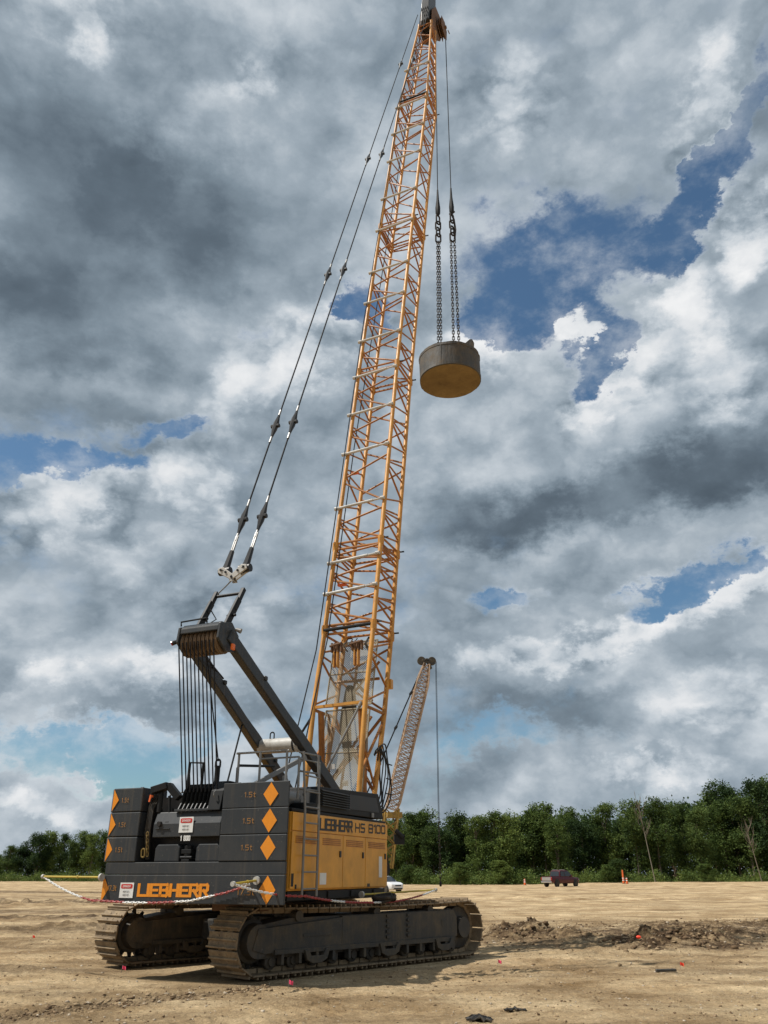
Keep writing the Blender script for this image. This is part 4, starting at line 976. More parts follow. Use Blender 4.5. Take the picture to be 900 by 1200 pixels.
bchain(sag(pA1, c2w(RF-.04, 1.90, 1.18), .05)+lowc+[pB1], 'red and white chain drooping from the left pole and along the counterweight face', (.22, .41, .50, .60, .74, .86))
bchain(sag(pB1, c2w(-3.4, -1.98, 1.28), .05)+sag(c2w(-3.4, -1.98, 1.28), c2w(-1.2, -2.1, 1.13), .03)[1:]+sag(c2w(-1.2, -2.1, 1.13), pC1, .08)[1:], 'red and white chain running below the orange doors to the forward pole', (.12, .34, .42, .58, .66, .90))
ct = MB()
for k in range(7): ct.link((random.uniform(-.1, .1), random.uniform(-.06, .06), .06+.012*k), (1, random.uniform(-.6, .6), random.uniform(-.2, .2)), (0, 1, random.uniform(-.5, .8)), .34, .16, .03, 6, 14)
o = ct.build('cable_coil', M['rubber'], None, smooth=True); o.location = c2w(-.45, -2.2, 1.08); tag(o, 'small black coil of cable lying on top of the near track', 'cable')

# ================================================================== background crane
D2 = 92.0
fc = empty('crawler_crane', (at(441, 1000, D2).x, D2, 0), R_(8)); tag(fc, 'distant crane with pale reddish lattice boom rising behind the orange engine house', 'crane')
base2 = at(459, 948, D2); tip2 = at(500, 778, D2); rel = Vector((fc.location.x, D2, 0))
Ri = Matrix.Rotation(-R_(8), 4, 'Z')
bA = Ri @ (base2-rel); bB = Ri @ (tip2-rel)
def far_chord(t, i, j):
    p = bA.lerp(bB, t); ax = (bB-bA).normalized(); u = ax.cross(Vector((0, 1, 0))).normalized(); w_ = 0.70
    if t > .86: w_ = .70*(1-.55*(t-.86)/.14)
    if t < .05: w_ = .7*(.8+.2*t/.05)
    return p+u*(i*w_)+Vector((0, 1, 0))*(j*w_*.9)
fb = empty('boom', (0, 0, 0), 0, fc)
for i in (-1, 1):
    for j in (-1, 1):
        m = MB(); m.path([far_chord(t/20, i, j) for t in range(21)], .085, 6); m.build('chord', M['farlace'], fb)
m = MB(); n = 26
for k in range(n):
    a, b = k/n, (k+1)/n
    for (p, q2) in (((-1, -1), (1, -1)), ((1, -1), (1, 1)), ((1, 1), (-1, 1)), ((-1, 1), (-1, -1))):
        if k % 2: p, q2 = q2, p
        m.tube(far_chord(a, *p), far_chord(b, *q2), .05, 5); m.tube(far_chord(a, *p), far_chord(a, *q2), .045, 5); m.tube(far_chord(b, *p), far_chord(a, *q2), .03, 4)
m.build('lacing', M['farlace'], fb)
for sx in (-.95, .95):
    m = MB(); c = bB+Vector((sx*.66, 0, .35)); m.lathe([(.1, -.2), (.46, -.2), (.50, -.12), (.42, 0), (.50, .12), (.46, .2), (.1, .2)], tuple(c), 1, 20); m.build('head_sheave', M['frame'], fb, smooth=True)
m = MB(); m.bar(bB+Vector((-.6, 0, .35)), bB+Vector((.6, 0, .35)), .5, .3); m.bar(bB+Vector((-.5, 0, -.6)), bB+Vector((.0, 0, .6)), .5, .3); m.bar(bB+Vector((.5, 0, -.6)), bB+Vector((.0, 0, .6)), .5, .3); m.build('boom_head', M['frame'], fb, bevel=.04)
m = MB()
ft = bA
for y_ in (-.75, .75):
    a0_, a1_, b0_, b1_ = Vector((ft.x-1.3, y_, 2.4)), Vector((ft.x+.0, y_, 2.2)), Vector((ft.x-.75, y_, ft.z)), Vector((ft.x+.75, y_, ft.z))
    m.tube(a0_, b0_, .12, 6); m.tube(a1_, b1_, .12, 6)
    for k in range(5): m.tube(a0_.lerp(b0_, k/5), a1_.lerp(b1_, (k+1)/5), .07, 5); m.tube(a1_.lerp(b1_, k/5), a0_.lerp(b0_, (k+1)/5), .07, 5)
m.box(ft.x-.5, ft.x+1.1, -.8, .8, ft.z-.9, ft.z-.35)
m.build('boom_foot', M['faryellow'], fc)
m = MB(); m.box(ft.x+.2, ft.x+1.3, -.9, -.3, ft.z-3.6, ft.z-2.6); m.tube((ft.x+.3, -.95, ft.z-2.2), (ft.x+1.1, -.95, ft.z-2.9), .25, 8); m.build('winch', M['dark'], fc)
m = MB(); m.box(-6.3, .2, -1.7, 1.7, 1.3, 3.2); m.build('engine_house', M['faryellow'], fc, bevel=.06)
m = MB(); m.box(-7.2, -6.31, -1.9, 1.9, 1.3, 3.4); m.build('counterweight', M['grey'], fc, bevel=.05)
m = MB(); m.prism([(-.6, 1.35), (.9, 1.35), (1.2, 2.0), (.9, 3.5), (-.6, 3.5)], 1, -2.2, -1.2); m.build('operator_cab', M['dark'], fc, bevel=.05)
for s in (-2, 2):
    m = MB(); m.prism([(-6, .15), (-6.3, .6), (-6, 1.1), (0.3, 1.1), (.7, .6), (.3, .15)], 1, s-.45, s+.45); m.build('crawler_track', M['track'], fc, bevel=.08)
m = MB(); m.box(-4.2, -1.4, -1.6, 1.6, .5, 1.3); m.build('carbody', M['frame'], fc, bevel=.04)
for s in (-.4, .4):
    m = MB(); A = Ri @ (at(414, 966, D2)-rel)+Vector((0, s, 0)); m.tube(A, bB+Vector((-.3, s, .1)), .05, 5); m.build('pendant_rope', M['rope'], fc)
    m = MB()
    for t in (.35, .58, .80): p = A.lerp(bB+Vector((-.3, s, .1)), t); m.path([p-Vector((.1, 0, .3)), p, p+Vector((.1, 0, .3))], [.05, .16, .05], 6)
    m.build('rope_coupling', M['dark'], fc)
m = MB(); m.bar(A, (1.0, 0, 3.0), 1.2, .25); m.bar(A, (-4.9, 0, 3.2), .9, .12); m.build('gantry', M['faryellow'], fc)
rt = bB+Vector((1.12, 0, .35)); rb = Vector((rt.x, 0, .6))
for s in (-.12, .14):
    m = MB(); m.tube(rt+Vector((s*.6, s, 0)), rb+Vector((s*.6, s, 6.5)), .028, 5); m.build('hoist_rope', M['rope'], fc)
lc = empty('lifting_chain', Ri.inverted() @ (rb) + rel); tag(lc, 'far lifting chain hanging in front of the dark trees', 'chain')
m = MB(); 
for k in range(14): m.link((0, 0, .5+.46*k), (0, 0, 1), (1, 0, 0) if k % 2 else (0, 1, 0), .6, .17, .035, 5, 10)
m.build('chain_leg', M['chain'], lc)
m = MB(); m.lathe([(.05, -.25), (.12, -.2), (.14, .0), (.12, .2), (.05, .25)], (0, 0, .1), 2, 20); m.build('hook_block', M['dark'], lc, smooth=True)

# ================================================================== vehicles
def loft(mb, secs_):
    """secs_: list of rings (same count)"""
    n = len(secs_[0]); vs = [p for r in secs_ for p in r]
    fs = [(k*n+i, k*n+(i+1) % n, (k+1)*n+(i+1) % n, (k+1)*n+i) for k in range(len(secs_)-1) for i in range(n)]
    fs += [tuple(range(n-1, -1, -1)), tuple((len(secs_)-1)*n+i for i in range(n))]
    return mb.add(vs, fs)
def ring(x, y, zb, zt_, inset=.0):
    return [(x, -y+.06, zb), (x, y-.06, zb), (x, y, zb+.12), (x, y, zt_-.18), (x, y-.06-inset, zt_), (x, -y+.06+inset, zt_), (x, -y, zt_-.18), (x, -y, zb+.12)]
def wheels(root, xs, y, r):
    for x in xs:
        for s in (-1, 1):
            w = empty('wheel', (x, s*y, r), 0, root)
            m = MB(); m.lathe([(r*.62, -.13), (r*.93, -.13), (r, -.09), (r, .09), (r*.93, .13), (r*.62, .13)], (0, 0, 0), 1, 28); m.build('tyre', M['rubber'], w, smooth=True)
            m = MB(); m.lathe([(.04, -.10*s), (r*.5, -.06*s), (r*.6, .115*s), (r*.63, .10*s)], (0, 0, 0), 1, 22)
            for k in range(5):
                a = 2*pi*k/5; m.bar((0, s*.10, 0), (r*.58*cos(a), s*.10, r*.58*sin(a)), .05, .03, (0, 1, 0))
            m.lathe([(.01, s*.08), (.07, s*.11), (.06, s*.12), (.01, s*.12)], (0, 0, 0), 1, 12)
            m.build('rim', M['chrome'], w, smooth=True)
def pickup(loc, rz):
    e = empty('pickup_truck', loc, rz); tag(e, 'dark maroon crew cab pickup truck parked in front of the tree line', 'pickup truck')
    b = MB(); loft(b, [ring(-2.9, .93, .55, 1.12), ring(-2.85, .97, .48, 1.16), ring(-1.2, .98, .42, 1.17), ring(1.0, .98, .42, 1.15), ring(1.6, .97, .42, 1.13), ring(2.6, .93, .45, 1.06), ring(2.85, .84, .52, .92)])
    b.build('body', M['maroon'], e, bevel=.03, smooth=True)
    c = MB(); loft(c, [[(x, -w, 1.15), (x, w, 1.15), (x2, w-.16, z), (x2, -w+.16, z)] for x, x2, w, z in ((-1.25, -1.0, .93, 1.83), (-.6, -.6, .94, 1.9), (.4, .2, .94, 1.9), (1.55, .75, .92, 1.80))]); c.build('cabin', M['maroon'], e, bevel=.05, smooth=True)
    g = MB()
    for s in (-1, 1):
        for x0, x1, d0, d1 in ((-1.0, -.22, .1, 0), (-.14, 1.18, 0, -.42)):
            g.add([(x0, s*.952, 1.2), (x1, s*.952, 1.2), (x1+d1, s*.83, 1.74), (x0+d0, s*.83, 1.74)], [(0, 1, 2, 3)])
    g.build('side_window', M['glass'], e)
    g = MB(); g.add([(-1.262, -.78, 1.22), (-1.262, .78, 1.22), (-1.06, .68, 1.76), (-1.06, -.68, 1.76)], [(0, 1, 2, 3)]); g.build('rear_window', M['glass'], e)
    g = MB(); g.add([(1.50, -.80, 1.22), (1.50, .80, 1.22), (.82, .70, 1.78), (.82, -.70, 1.78)], [(0, 1, 2, 3)]); g.build('windscreen', M['glass'], e)
    bd = MB(); bd.box(-2.8, -1.3, -.8, .8, 1.171, 1.176); bd.build('cargo_bed', M['black'], e)
    t = MB(); t.box(-2.93, -2.895, -.78, .78, .72, 1.10); t.build('tailgate', M['chrome'], e, bevel=.01)
    t = MB(); t.box(-3.02, -2.88, -.9, .9, .48, .66); t.build('bumper', M['chrome'], e, bevel=.03)
    for s in (-1, 1): t = MB(); t.box(-2.93, -2.86, s*.88-.07, s*.88+.07, .78, 1.08); t.build('tail_light', M['redlens'], e, bevel=.01)
    for s in (-1, 1): t = MB(); t.box(2.72, 2.86, s*.7-.14, s*.7+.14, .78, .92); t.build('headlight', M['lamp'], e, bevel=.02)
    for s in (-1, 1): t = MB(); t.box(1.0, 1.12, s*1.08-.09, s*1.08+.09, 1.18, 1.32); t.build('wing_mirror', M['maroon'], e, bevel=.02)
    t = MB(); t.box(-.9, .2, -.62, -.58, 1.91, 1.95); t.box(-.9, .2, .58, .62, 1.91, 1.95); t.build('roof_rail', M['chrome'], e)
    for x in (-1.9, 1.95):
        for s in (-1, 1):
            t = MB(); t.lathe([(.02, s*.975), (.47, s*.975), (.47, s*.985), (.02, s*.985)], (x, 0, .45), 1, 24); t.build('wheel_arch', M['black'], e)
    wheels(e, (-1.9, 1.95), .90, .40); return e
D3 = 126
pk = pickup((at(657, 1030, D3).x, D3, gz(26, D3)-.05), R_(38)); pk.scale = (1.06, 1.06, 1.18)
def suv(loc, rz):
    e = empty('parked_car', loc, rz); tag(e, 'white compact car parked behind the orange engine house', 'car')
    b = MB(); loft(b, [ring(-2.2, .80, .40, .98), ring(-2.1, .90, .30, 1.05), ring(-.8, .92, .24, 1.04), ring(.9, .92, .24, 1.02), ring(1.7, .89, .26, .96), ring(2.1, .80, .30, .86), ring(2.22, .66, .36, .74)]); b.build('body', M['carwhite'], e, bevel=.03, smooth=True)
    c = MB(); loft(c, [[(x, -w, 1.0), (x, w, 1.0), (x2, w-.17, z), (x2, -w+.17, z)] for x, x2, w, z in ((-2.05, -1.7, .84, 1.52), (-1.0, -1.0, .88, 1.62), (.0, -.1, .88, 1.62), (1.15, .35, .86, 1.52))]); c.build('cabin', M['carwhite'], e, bevel=.05, smooth=True)
    g = MB()
    for s in (-1, 1):
        for x0, x1, d0, d1 in ((-1.75, -.95, .18, .0), (-.87, .0, 0, 0), (.08, .92, 0, -.4)):
            g.add([(x0, s*.885, 1.06), (x1, s*.885, 1.06), (x1+d1, s*.755, 1.48), (x0+d0, s*.755, 1.48)], [(0, 1, 2, 3)])
    g.build('side_window', M['glass'], e)
    g = MB(); g.add([(1.13, -.76, 1.05), (1.13, .76, 1.05), (.46, .66, 1.50), (.46, -.66, 1.50)], [(0, 1, 2, 3)]); g.build('windscreen', M['glass'], e)
    t = MB(); t.box(2.12, 2.235, -.42, .42, .60, .72); t.box(2.10, 2.225, -.6, .6, .34, .46); t.build('grille', M['black'], e, bevel=.02)
    for s in (-1, 1): t = MB(); t.box(2.02, 2.19, s*.62-.13, s*.62+.13, .66, .78); t.build('headlight', M['lamp'], e, bevel=.03)
    for s in (-1, 1): t = MB(); t.box(-2.2, -2.08, s*.74-.1, s*.74+.1, .75, .9); t.build('tail_light', M['redlens'], e, bevel=.02)
    for s in (-1, 1): t = MB(); t.box(.62, .74, s*1.0-.08, s*1.0+.08, 1.05, 1.17); t.build('wing_mirror', M['carwhite'], e, bevel=.02)
    for x in (-1.35, 1.35):
        for s in (-1, 1):
            t = MB(); t.lathe([(.02, s*.915), (.40, s*.915), (.40, s*.928), (.02, s*.928)], (x, 0, .36), 1, 22); t.build('wheel_arch', M['black'], e)
    wheels(e, (-1.35, 1.35), .84, .34); return e
suv((at(449.5, 1040, 90).x, 90, gz(0, 90)), R_(-48))

# ================================================================== small site things
def at_g(x, y):
    r = pixray(x, y); t = -EYE/r.z; return r.x*t, r.y*t
def cone(px, py, D, label, h=1.1):
    X_ = at(px, py, D).x; e = empty('channelizer_drum', (X_, D, gz(X_, D))); tag(e, label, 'traffic marker', 'orange traffic markers by the trees')
    m = MB(); m.lathe([(.20, .05), (.19, .06), (.11, h*.98), (.07, h)], (0, 0, 0), 2, 16); m.build('drum', M['coneorange'], e, smooth=True)
    m = MB(); m.box(-.28, .28, -.28, .28, 0, .05); m.build('foot_plate', M['rubber'], e, bevel=.01)
    for z in (.45, .75):
        m = MB(); r0 = .207-.085*z/h; m.lathe([(r0, z), (r0-.02, z+.12)], (0, 0, 0), 2, 16, cap=False); m.build('reflective_band', M['signwhite'], e, smooth=True)
cone(731, 1035, 140, 'tall orange marker standing at the foot of the trees right of the maroon pickup', 2.0)
cone(735, 1036, 138, 'short pale orange marker just right of the tall orange marker', .9)
cone(615, 1034, 146, 'faded orange marker at the tree line left of the maroon pickup', 1.0)
def flag(px, py, label, mat='fluoro', tilt=.2):
    X_, Y_ = at_g(px, py); e = empty('marking_flag', (X_, Y_, gz(X_, Y_))); tag(e, label, 'flag', 'survey flags in the dirt')
    m = MB(); m.tube((0, 0, -.02), (.02*tilt, 0, .13), .003, 5); m.build('wire', M['silver'], e)
    n = 5; vs = []; 
    for i_ in range(n+1): 
        for j in (0, 1): vs.append((.02*tilt+.013*i_, .012*sin(i_*1.6+tilt*5), .125-.055*j-.005*i_))
    m = MB(); m.add(vs, [(2*i_, 2*i_+1, 2*i_+3, 2*i_+2) for i_ in range(n)]); m.build('flag_sheet', M[mat], e)
flag(338, 1158, 'pink survey flag in the dirt right in front of the near track'); flag(583, 1133, 'pink survey flag in the dirt past the front end of the near track', tilt=1)
flag(142, 1139, 'pink survey flag beside the rear end of the far track', tilt=.6); flag(37, 1103, 'faded red survey flag far left of the tracks', 'fluoored', .3)
flag(797, 1134, 'small red survey flag in the pale dirt below the damp clod heap', 'fluoored', .5)
X_, Y_ = at_g(750, 1111); m = MB()
m.lathe([(.01, 0), (.05, .015), (.065, .04), (.04, .07), (.01, .075)], (0, 0, 0), 2, 6); o = m.build('paint_marked_stone', M['fluoored'], None, smooth=True); o.location = (X_, Y_, gz(X_, Y_)+.06); tag(o, 'bright red painted stone at the left end of the damp clod heap', 'stone')
# scraps
def scrap(px, py, w, d, h, label, mat='plastic', seed=0):
    X_, Y_ = at_g(px, py); n = 9; r = random.Random(seed); vs = []
    for j in range(n):
        for i_ in range(n): vs.append(((i_/(n-1)-.5)*w*(1+.3*sin(j*2.1+seed)), (j/(n-1)-.5)*d*(1+.25*sin(i_*1.7)), h*abs(sin(i_*1.9+j*1.3+seed))*r.uniform(.4, 1)*(1-abs(i_/(n-1)-.5)*1.4)))
    b = len(vs); vs += [(x, y, z-.012) for x, y, z in vs]
    fs = [(j*n+i_, j*n+i_+1, (j+1)*n+i_+1, (j+1)*n+i_) for j in range(n-1) for i_ in range(n-1)]; fs += [tuple(b+q3 for q3 in reversed(f)) for f in fs]
    for i_ in range(n-1):
        fs += [(i_, b+i_, b+i_+1, i_+1), ((n-1)*n+i_+1, b+(n-1)*n+i_+1, b+(n-1)*n+i_, (n-1)*n+i_), ((i_+1)*n, b+(i_+1)*n, b+i_*n, i_*n), (i_*n+n-1, b+i_*n+n-1, b+(i_+1)*n+n-1, (i_+1)*n+n-1)]
    o = MB().add(vs, fs).build('plastic_scrap', M[mat], None, smooth=True); o.location = (X_, Y_, gz(X_, Y_)+.02); tag(o, label, 'scrap', 'dark scraps in the foreground dirt')
scrap(562, 1196, .26, .24, .07, 'crumpled dark scrap at the bottom edge of the photo', seed=3); scrap(604, 1185, .24, .12, .04, 'thin flat dark scrap right of the crumpled one', seed=5)
X_, Y_ = at_g(781, 1139); m = MB(); m.bar((-.19, 0, .025), (.19, .04, .03), .07, .045); o = m.build('timber_offcut', M['frame'], None, bevel=.01); o.location = (X_, Y_, gz(X_, Y_)+.01); tag(o, 'short dark timber offcut lying on the pale dirt', 'timber')
X_, Y_ = at_g(206, 1147); 

# ================================================================== trees
def tree_proto(seed, H, W, dark=False, low=.12):
    r = np.random.default_rng(seed); nl = int(r.integers(5, 9))
    # main lobes
    cs = []
    for k in range(nl):
        z = H*(low+.12+(.80-low)*(k+.3)/nl*1.05); rr = W*.5*(1-abs((z/H)-.48)*.85)*r.uniform(.35, .75); a = r.uniform(0, 2*pi)+k*2.4
        cs.append((rr*cos(a)*.8, rr*sin(a)*.8, z, W*r.uniform(.24, .36)))
    cs.append((r.normal(0, .5), r.normal(0, .5), H*.82, W*.2)); cs.append((r.normal(0, .9), r.normal(0, .9), H*.90, W*.12)); cs.append((0, 0, H*.5, W*.36))
    P = []; 
    for (x, y, z, q_) in cs:
        n = int(24*(q_/2)**2)+14
        for _ in range(n):
            v = r.normal(0, 1, 3); v /= np.linalg.norm(v); rad_ = q_*(r.random()**.35); P.append((x+v[0]*rad_, y+v[1]*rad_, z+v[2]*rad_*.85, q_))
    P = np.array(P); P = P[(P[:, 2] > H*low*.6)]
    P[:, 2] *= H/np.max(P[:, 2])
    nl_ = 26; n = len(P)
    c = np.repeat(P[:, :3], nl_, 0)+r.normal(0, 1, (n*nl_, 3))*np.array([.42, .42, .30]); m_ = len(c)
    u = r.normal(0, 1, (m_, 3)); u[:, 2] *= .6; u /= np.linalg.norm(u, axis=1)[:, None]; w = r.normal(0, 1, (m_, 3)); w = np.cross(u, w); w /= np.linalg.norm(w, axis=1)[:, None]
    s1 = r.uniform(.10, .22, (m_, 1)); s2 = s1*r.uniform(.5, .9, (m_, 1))
    V = np.stack([c-u*s1, c-w*s2, c+u*s1, c+w*s2], 1).reshape(-1, 3); Fc = np.arange(m_*4).reshape(-1, 4)
    crown = raw('crown', V, Fc, M['leafdark' if dark else 'leaf'])
    t = MB(); pts = [(0, 0, -.1)]; x = y = 0
    for k in range(6):
        x += r.normal(0, .10); y += r.normal(0, .10); pts.append((x, y, H*.78*(k+1)/6))
    tr_ = H*.013
    t.path(pts, [tr_*1.3]+[tr_*(1-.13*k) for k in range(6)], 8)
    for (cx, cy, cz, q_) in cs:
        k = min(5, max(1, int((cz-.22*H)/(H*.78)*6))); p0 = pts[k]; t.path([p0, ((p0[0]+cx)/2, (p0[1]+cy)/2, (p0[2]+cz)/2+.1), (cx, cy, cz)], [tr_*.45, tr_*.3, tr_*.12], 5)
    trunk = t.build('trunk', M['barkgrey'], None, smooth=True)
    return crown, trunk, H
protos = [tree_proto(100+k, H, W, dk, lo) for k, (H, W, dk, lo) in enumerate([(16, 7.5, 0, .10), (17, 8.5, 1, .12), (15, 7, 1, .08), (18, 7.5, 0, .16), (14, 8, 0, .06), (16.5, 6.5, 1, .10), (12, 7.5, 0, .04), (17.5, 9, 0, .14)])]
adj = ['rounded mid green', 'broad dark green', 'bushy dark green', 'tall open-crowned', 'full low-branched', 'narrow dark green', 'low light green', 'wide spreading']
used_p = set()
def skyline(x):      # tree tops read off the photo (pixel row at 1200 high)
    pts = [(-60, 1000), (0, 992), (25, 982), (50, 972), (75, 976), (110, 976), (125, 972), (440, 962), (462, 948), (480, 946), (520, 954), (560, 958), (600, 950), (630, 941), (660, 940), (700, 944), (740, 944), (775, 938), (800, 928), (830, 925), (860, 919), (900, 914), (960, 908)]
    for (a, b), (c, d) in zip(pts[:-1], pts[1:]):
        if x <= c: return b+(d-b)*(x-a)/(c-a)
    return pts[-1][1]
marks = [(-400, 'the left edge of the photo'), (290, None), (458, 'the orange engine house'), (513, 'the far hoist rope'), (615, 'the faded orange marker'), (657, 'the maroon pickup'), (731, 'the tall orange marker'), (768, 'the bare dead tree'), (900, 'the right edge of the photo')]
ords = ['first', 'second', 'third', 'fourth', 'fifth', 'sixth', 'seventh', 'eighth', 'ninth', 'tenth', 'eleventh', 'twelfth', 'thirteenth', 'fourteenth', 'fifteenth', 'sixteenth', 'seventeenth', 'eighteenth', 'nineteenth', 'twentieth']
def place_tree(px, D, k, topy, label, group):
    b = at(px, 1030, D); crown, trunk, H = protos[k]
    z = at(px, topy, D).z; sc = z/H
    e = empty('broadleaf_tree', (b.x, D, -.1), random.uniform(0, 6.28)); sx = sc*random.uniform(.92, 1.15) if sc < 1.3 else sc
    e.scale = (max(.8, sx), max(.8, sx), sc); tag(e, label, 'tree', group)
    for src in (crown, trunk):
        if k in used_p: o = src.copy(); COL.objects.link(o)
        else: o = src
        o.parent = e
    used_p.add(k)
g_r = 'broadleaf trees in the tree line'; seq = []
x = 452.0
while x < 925:
    seq.append(x); x += random.uniform(11, 18)
cnt = {}
spans = [(458, 'tree right of the orange engine house'), (513, 'tree right of the far hoist rope'), (615, 'tree right of the faded orange marker'), (657, 'tree right of the maroon pickup'), (731, 'tree right of the tall orange marker'), (768, 'tree right of the bare dead trunk')]
last = -1
for x in seq:
    k = random.choice([j for j in range(8) if j != last and j != 6]); last = k
    nm = 'tree peeking past the orange engine house edge'
    for mx_, s in spans:
        if x > mx_: nm = s
    c = cnt.get(nm, 0); cnt[nm] = c+1
    D = random.uniform(162, 176); 
    place_tree(x, D, k, skyline(x)+random.choice([-4, 0, 5, 12, 18])+random.uniform(-2, 2), '%s tree, %s %s' % (adj[k], ords[c], nm), g_r)
x = -30.0; c = 0; last = -1
while x < 150:
    k = random.choice([j for j in range(8) if j != last]); last = k
    place_tree(x, random.uniform(232, 250), k, skyline(x)+random.uniform(-2, 8), '%s tree, %s tree from the left edge, left of the crane' % (adj[k], ords[c]), g_r); c += 1; x += random.uniform(10, 15)
# low bushes along the foot of the right tree line
c = 0
for x in (474, 536, 590, 703, 716, 822):
    b = at(x, 1030, 156); crown, trunk, H = protos[6]; e = empty('shrub', (b.x, random.uniform(150, 158), -.1), random.uniform(0, 6)); s_ = random.uniform(.2, .36); e.scale = (s_*1.9, s_*1.9, s_)
    tag(e, 'low green shrub at the foot of the trees, %s shrub from the engine house' % ords[c], 'shrub', 'shrubs along the tree line'); c += 1
    for src in (crown, trunk):
        if 6 in used_p: o = src.copy(); COL.objects.link(o)
        else: o = src
        o.parent = e
    used_p.add(6)
for k in range(8):
    if k not in used_p:
        bpy.data.objects.remove(protos[k][0]); bpy.data.objects.remove(protos[k][1])
# the wood behind, one mass
def wood():
    r = np.random.default_rng(5); C_ = []
    for px in np.concatenate([np.arange(-480, -60, 3.), np.arange(-60, 960, 1.6), np.arange(960, 1400, 3.)]):
        if 150 < px < 430: D = 215
        D = 247+r.uniform(3, 25) if px < 160 else (176+r.uniform(2, 22) if px > 440 else 215+r.uniform(0, 20))
        topz = at(px, skyline(px)+8+14*float(vnoise(px*.06, 0, 7))+r.uniform(0, 6), D).z
        for z in np.arange(-.4, topz, 1.1):
            C_.append((at(px, 1030, D).x+r.normal(0, .8), D+r.normal(0, 2), z+r.uniform(-.5, .5)))
    C_ = np.array(C_); nl_ = 15; c = np.repeat(C_, nl_, 0)+r.normal(0, 1, (len(C_)*nl_, 3))*np.array([.9, .8, .7]); m_ = len(c)
    u = r.normal(0, 1, (m_, 3)); u /= np.linalg.norm(u, axis=1)[:, None]; w = np.cross(u, r.normal(0, 1, (m_, 3))); w /= np.linalg.norm(w, axis=1)[:, None]
    s1 = r.uniform(.2, .42, (m_, 1)); s2 = s1*.75
    V = np.stack([c-u*s1, c-w*s2, c+u*s1, c+w*s2], 1).reshape(-1, 3)
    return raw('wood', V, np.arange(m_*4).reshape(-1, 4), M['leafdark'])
tag(wood(), 'dense dark green wood filling in behind the tree line', 'wood', kind='stuff')
def undergrowth():
    r = np.random.default_rng(9); n = 5200; px = np.where(r.random(n) < .8, r.uniform(455, 940, n), r.uniform(-20, 125, n)); D = np.where(px > 300, r.uniform(155, 166, n), r.uniform(226, 236, n))
    x = (px-450)/F_PX*D*(cos(PITCH)); h = .5+2.6*vnoise(px*.09, D*.2, 3)**1.4; z = r.random(n)*h
    c = np.repeat(np.stack([x, D, z], -1), 12, 0)+r.normal(0, .32, (n*12, 3)); m_ = len(c)
    u = r.normal(0, 1, (m_, 3)); u /= np.linalg.norm(u, axis=1)[:, None]; w = np.cross(u, r.normal(0, 1, (m_, 3))); w /= np.linalg.norm(w, axis=1)[:, None]; s1 = r.uniform(.08, .2, (m_, 1))
    V = np.stack([c-u*s1, c-w*s1*.7, c+u*s1, c+w*s1*.7], 1).reshape(-1, 3)
    return raw('undergrowth', V, np.arange(m_*4).reshape(-1, 4), M['leaf'])
tag(undergrowth(), 'ragged green undergrowth along the foot of the woods', 'undergrowth', kind='stuff')
# bare dead tree and pale leaning trunks
def bare(px, top, D, lean, label, pale=True):
    b = at(px, 1032, D); H = at(px, top, D).z; e = empty('dead_tree', (b.x, D, 0)); tag(e, label, 'dead tree')
    m = MB(); tx = lean*H; pts = [(tx*t, 0, H*.86*t) for t in (0, .25, .5, .75, 1)]; m.path(pts, [.10, .085, .07, .055, .03], 7)
    m.build('trunk', M['barkgrey'] if px > 800 else M['barkpale'], e, smooth=True)
    m = MB(); r = random.Random(px)
    for k in range(16):
        t = .55+.45*k/16; p = Vector((tx*t, 0, H*.86*t)); a = r.uniform(0, 6.28); l = r.uniform(.9, 2.3); q1 = p+Vector((cos(a)*l*.5, sin(a)*l*.3, l*.7)); q2 = q1+Vector((cos(a)*l*.25, 0, l*.7))
        m.path([p, q1, q2], [.045, .028, .012], 5); m.path([q1, q1+Vector((-.2*cos(a), .2, l*.6))], [.03, .012], 4)
    m.build('branch', M['barkgrey'], e)
bare(768, 925, 155, -.085, 'tall bare dead tree with pale thin trunk standing in front of the woods')
bare(893, 962, 153, -.10, 'pale leaning dead trunk near the right edge of the tree line')

# ================================================================== sun and sky
SUN_EL, SUN_AZ = R_(57), R_(-100)        # azimuth measured from +y towards +x: the sun stands to the left
sd = Vector((sin(SUN_AZ)*cos(SUN_EL), cos(SUN_AZ)*cos(SUN_EL), sin(SUN_EL)))
sl_ = bpy.data.lights.new('sun', 'SUN'); sl_.energy = 5.0; sl_.angle = R_(.55); sl_.color = (1, .955, .88)
so = bpy.data.objects.new('sun', sl_); COL.objects.link(so); so.rotation_euler = sd.to_track_quat('Z', 'Y').to_euler(); so.location = (-20, 0, 60)

wd = bpy.data.worlds.new('World'); scn.world = wd; wd.use_nodes = True; nt = wd.node_tree; nt.nodes.clear(); L = nt.links
sky = N(nt, 'ShaderNodeTexSky'); sky.sky_type = 'NISHITA'; sky.sun_disc = False; sky.sun_elevation = SUN_EL; sky.sun_rotation = SUN_AZ; sky.air_density = 1.0; sky.dust_density = 1.0; sky.ozone_density = 1.2
tc = N(nt, 'ShaderNodeTexCoord'); G0 = tc.outputs['Generated']
def mth(op, a, b=None, c=None, clamp=False):
    n = N(nt, 'ShaderNodeMath', operation=op, use_clamp=clamp)
    for i_, v in enumerate((a, b, c)):
        if v is None: continue
        if isinstance(v, (int, float)): n.inputs[i_].default_value = v
        else: L.new(v, n.inputs[i_])
    return n.outputs[0]
def vm(op, a, b=None, sc=None):
    n = N(nt, 'ShaderNodeVectorMath', operation=op)
    for i_, v in enumerate((a, b)):
        if v is None: continue
        if isinstance(v, tuple): n.inputs[i_].default_value = v
        else: L.new(v, n.inputs[i_])
    if sc is not None: n.inputs['Scale'].default_value = sc
    return n.outputs['Value'] if op in ('LENGTH', 'DOT_PRODUCT') else n.outputs[0]
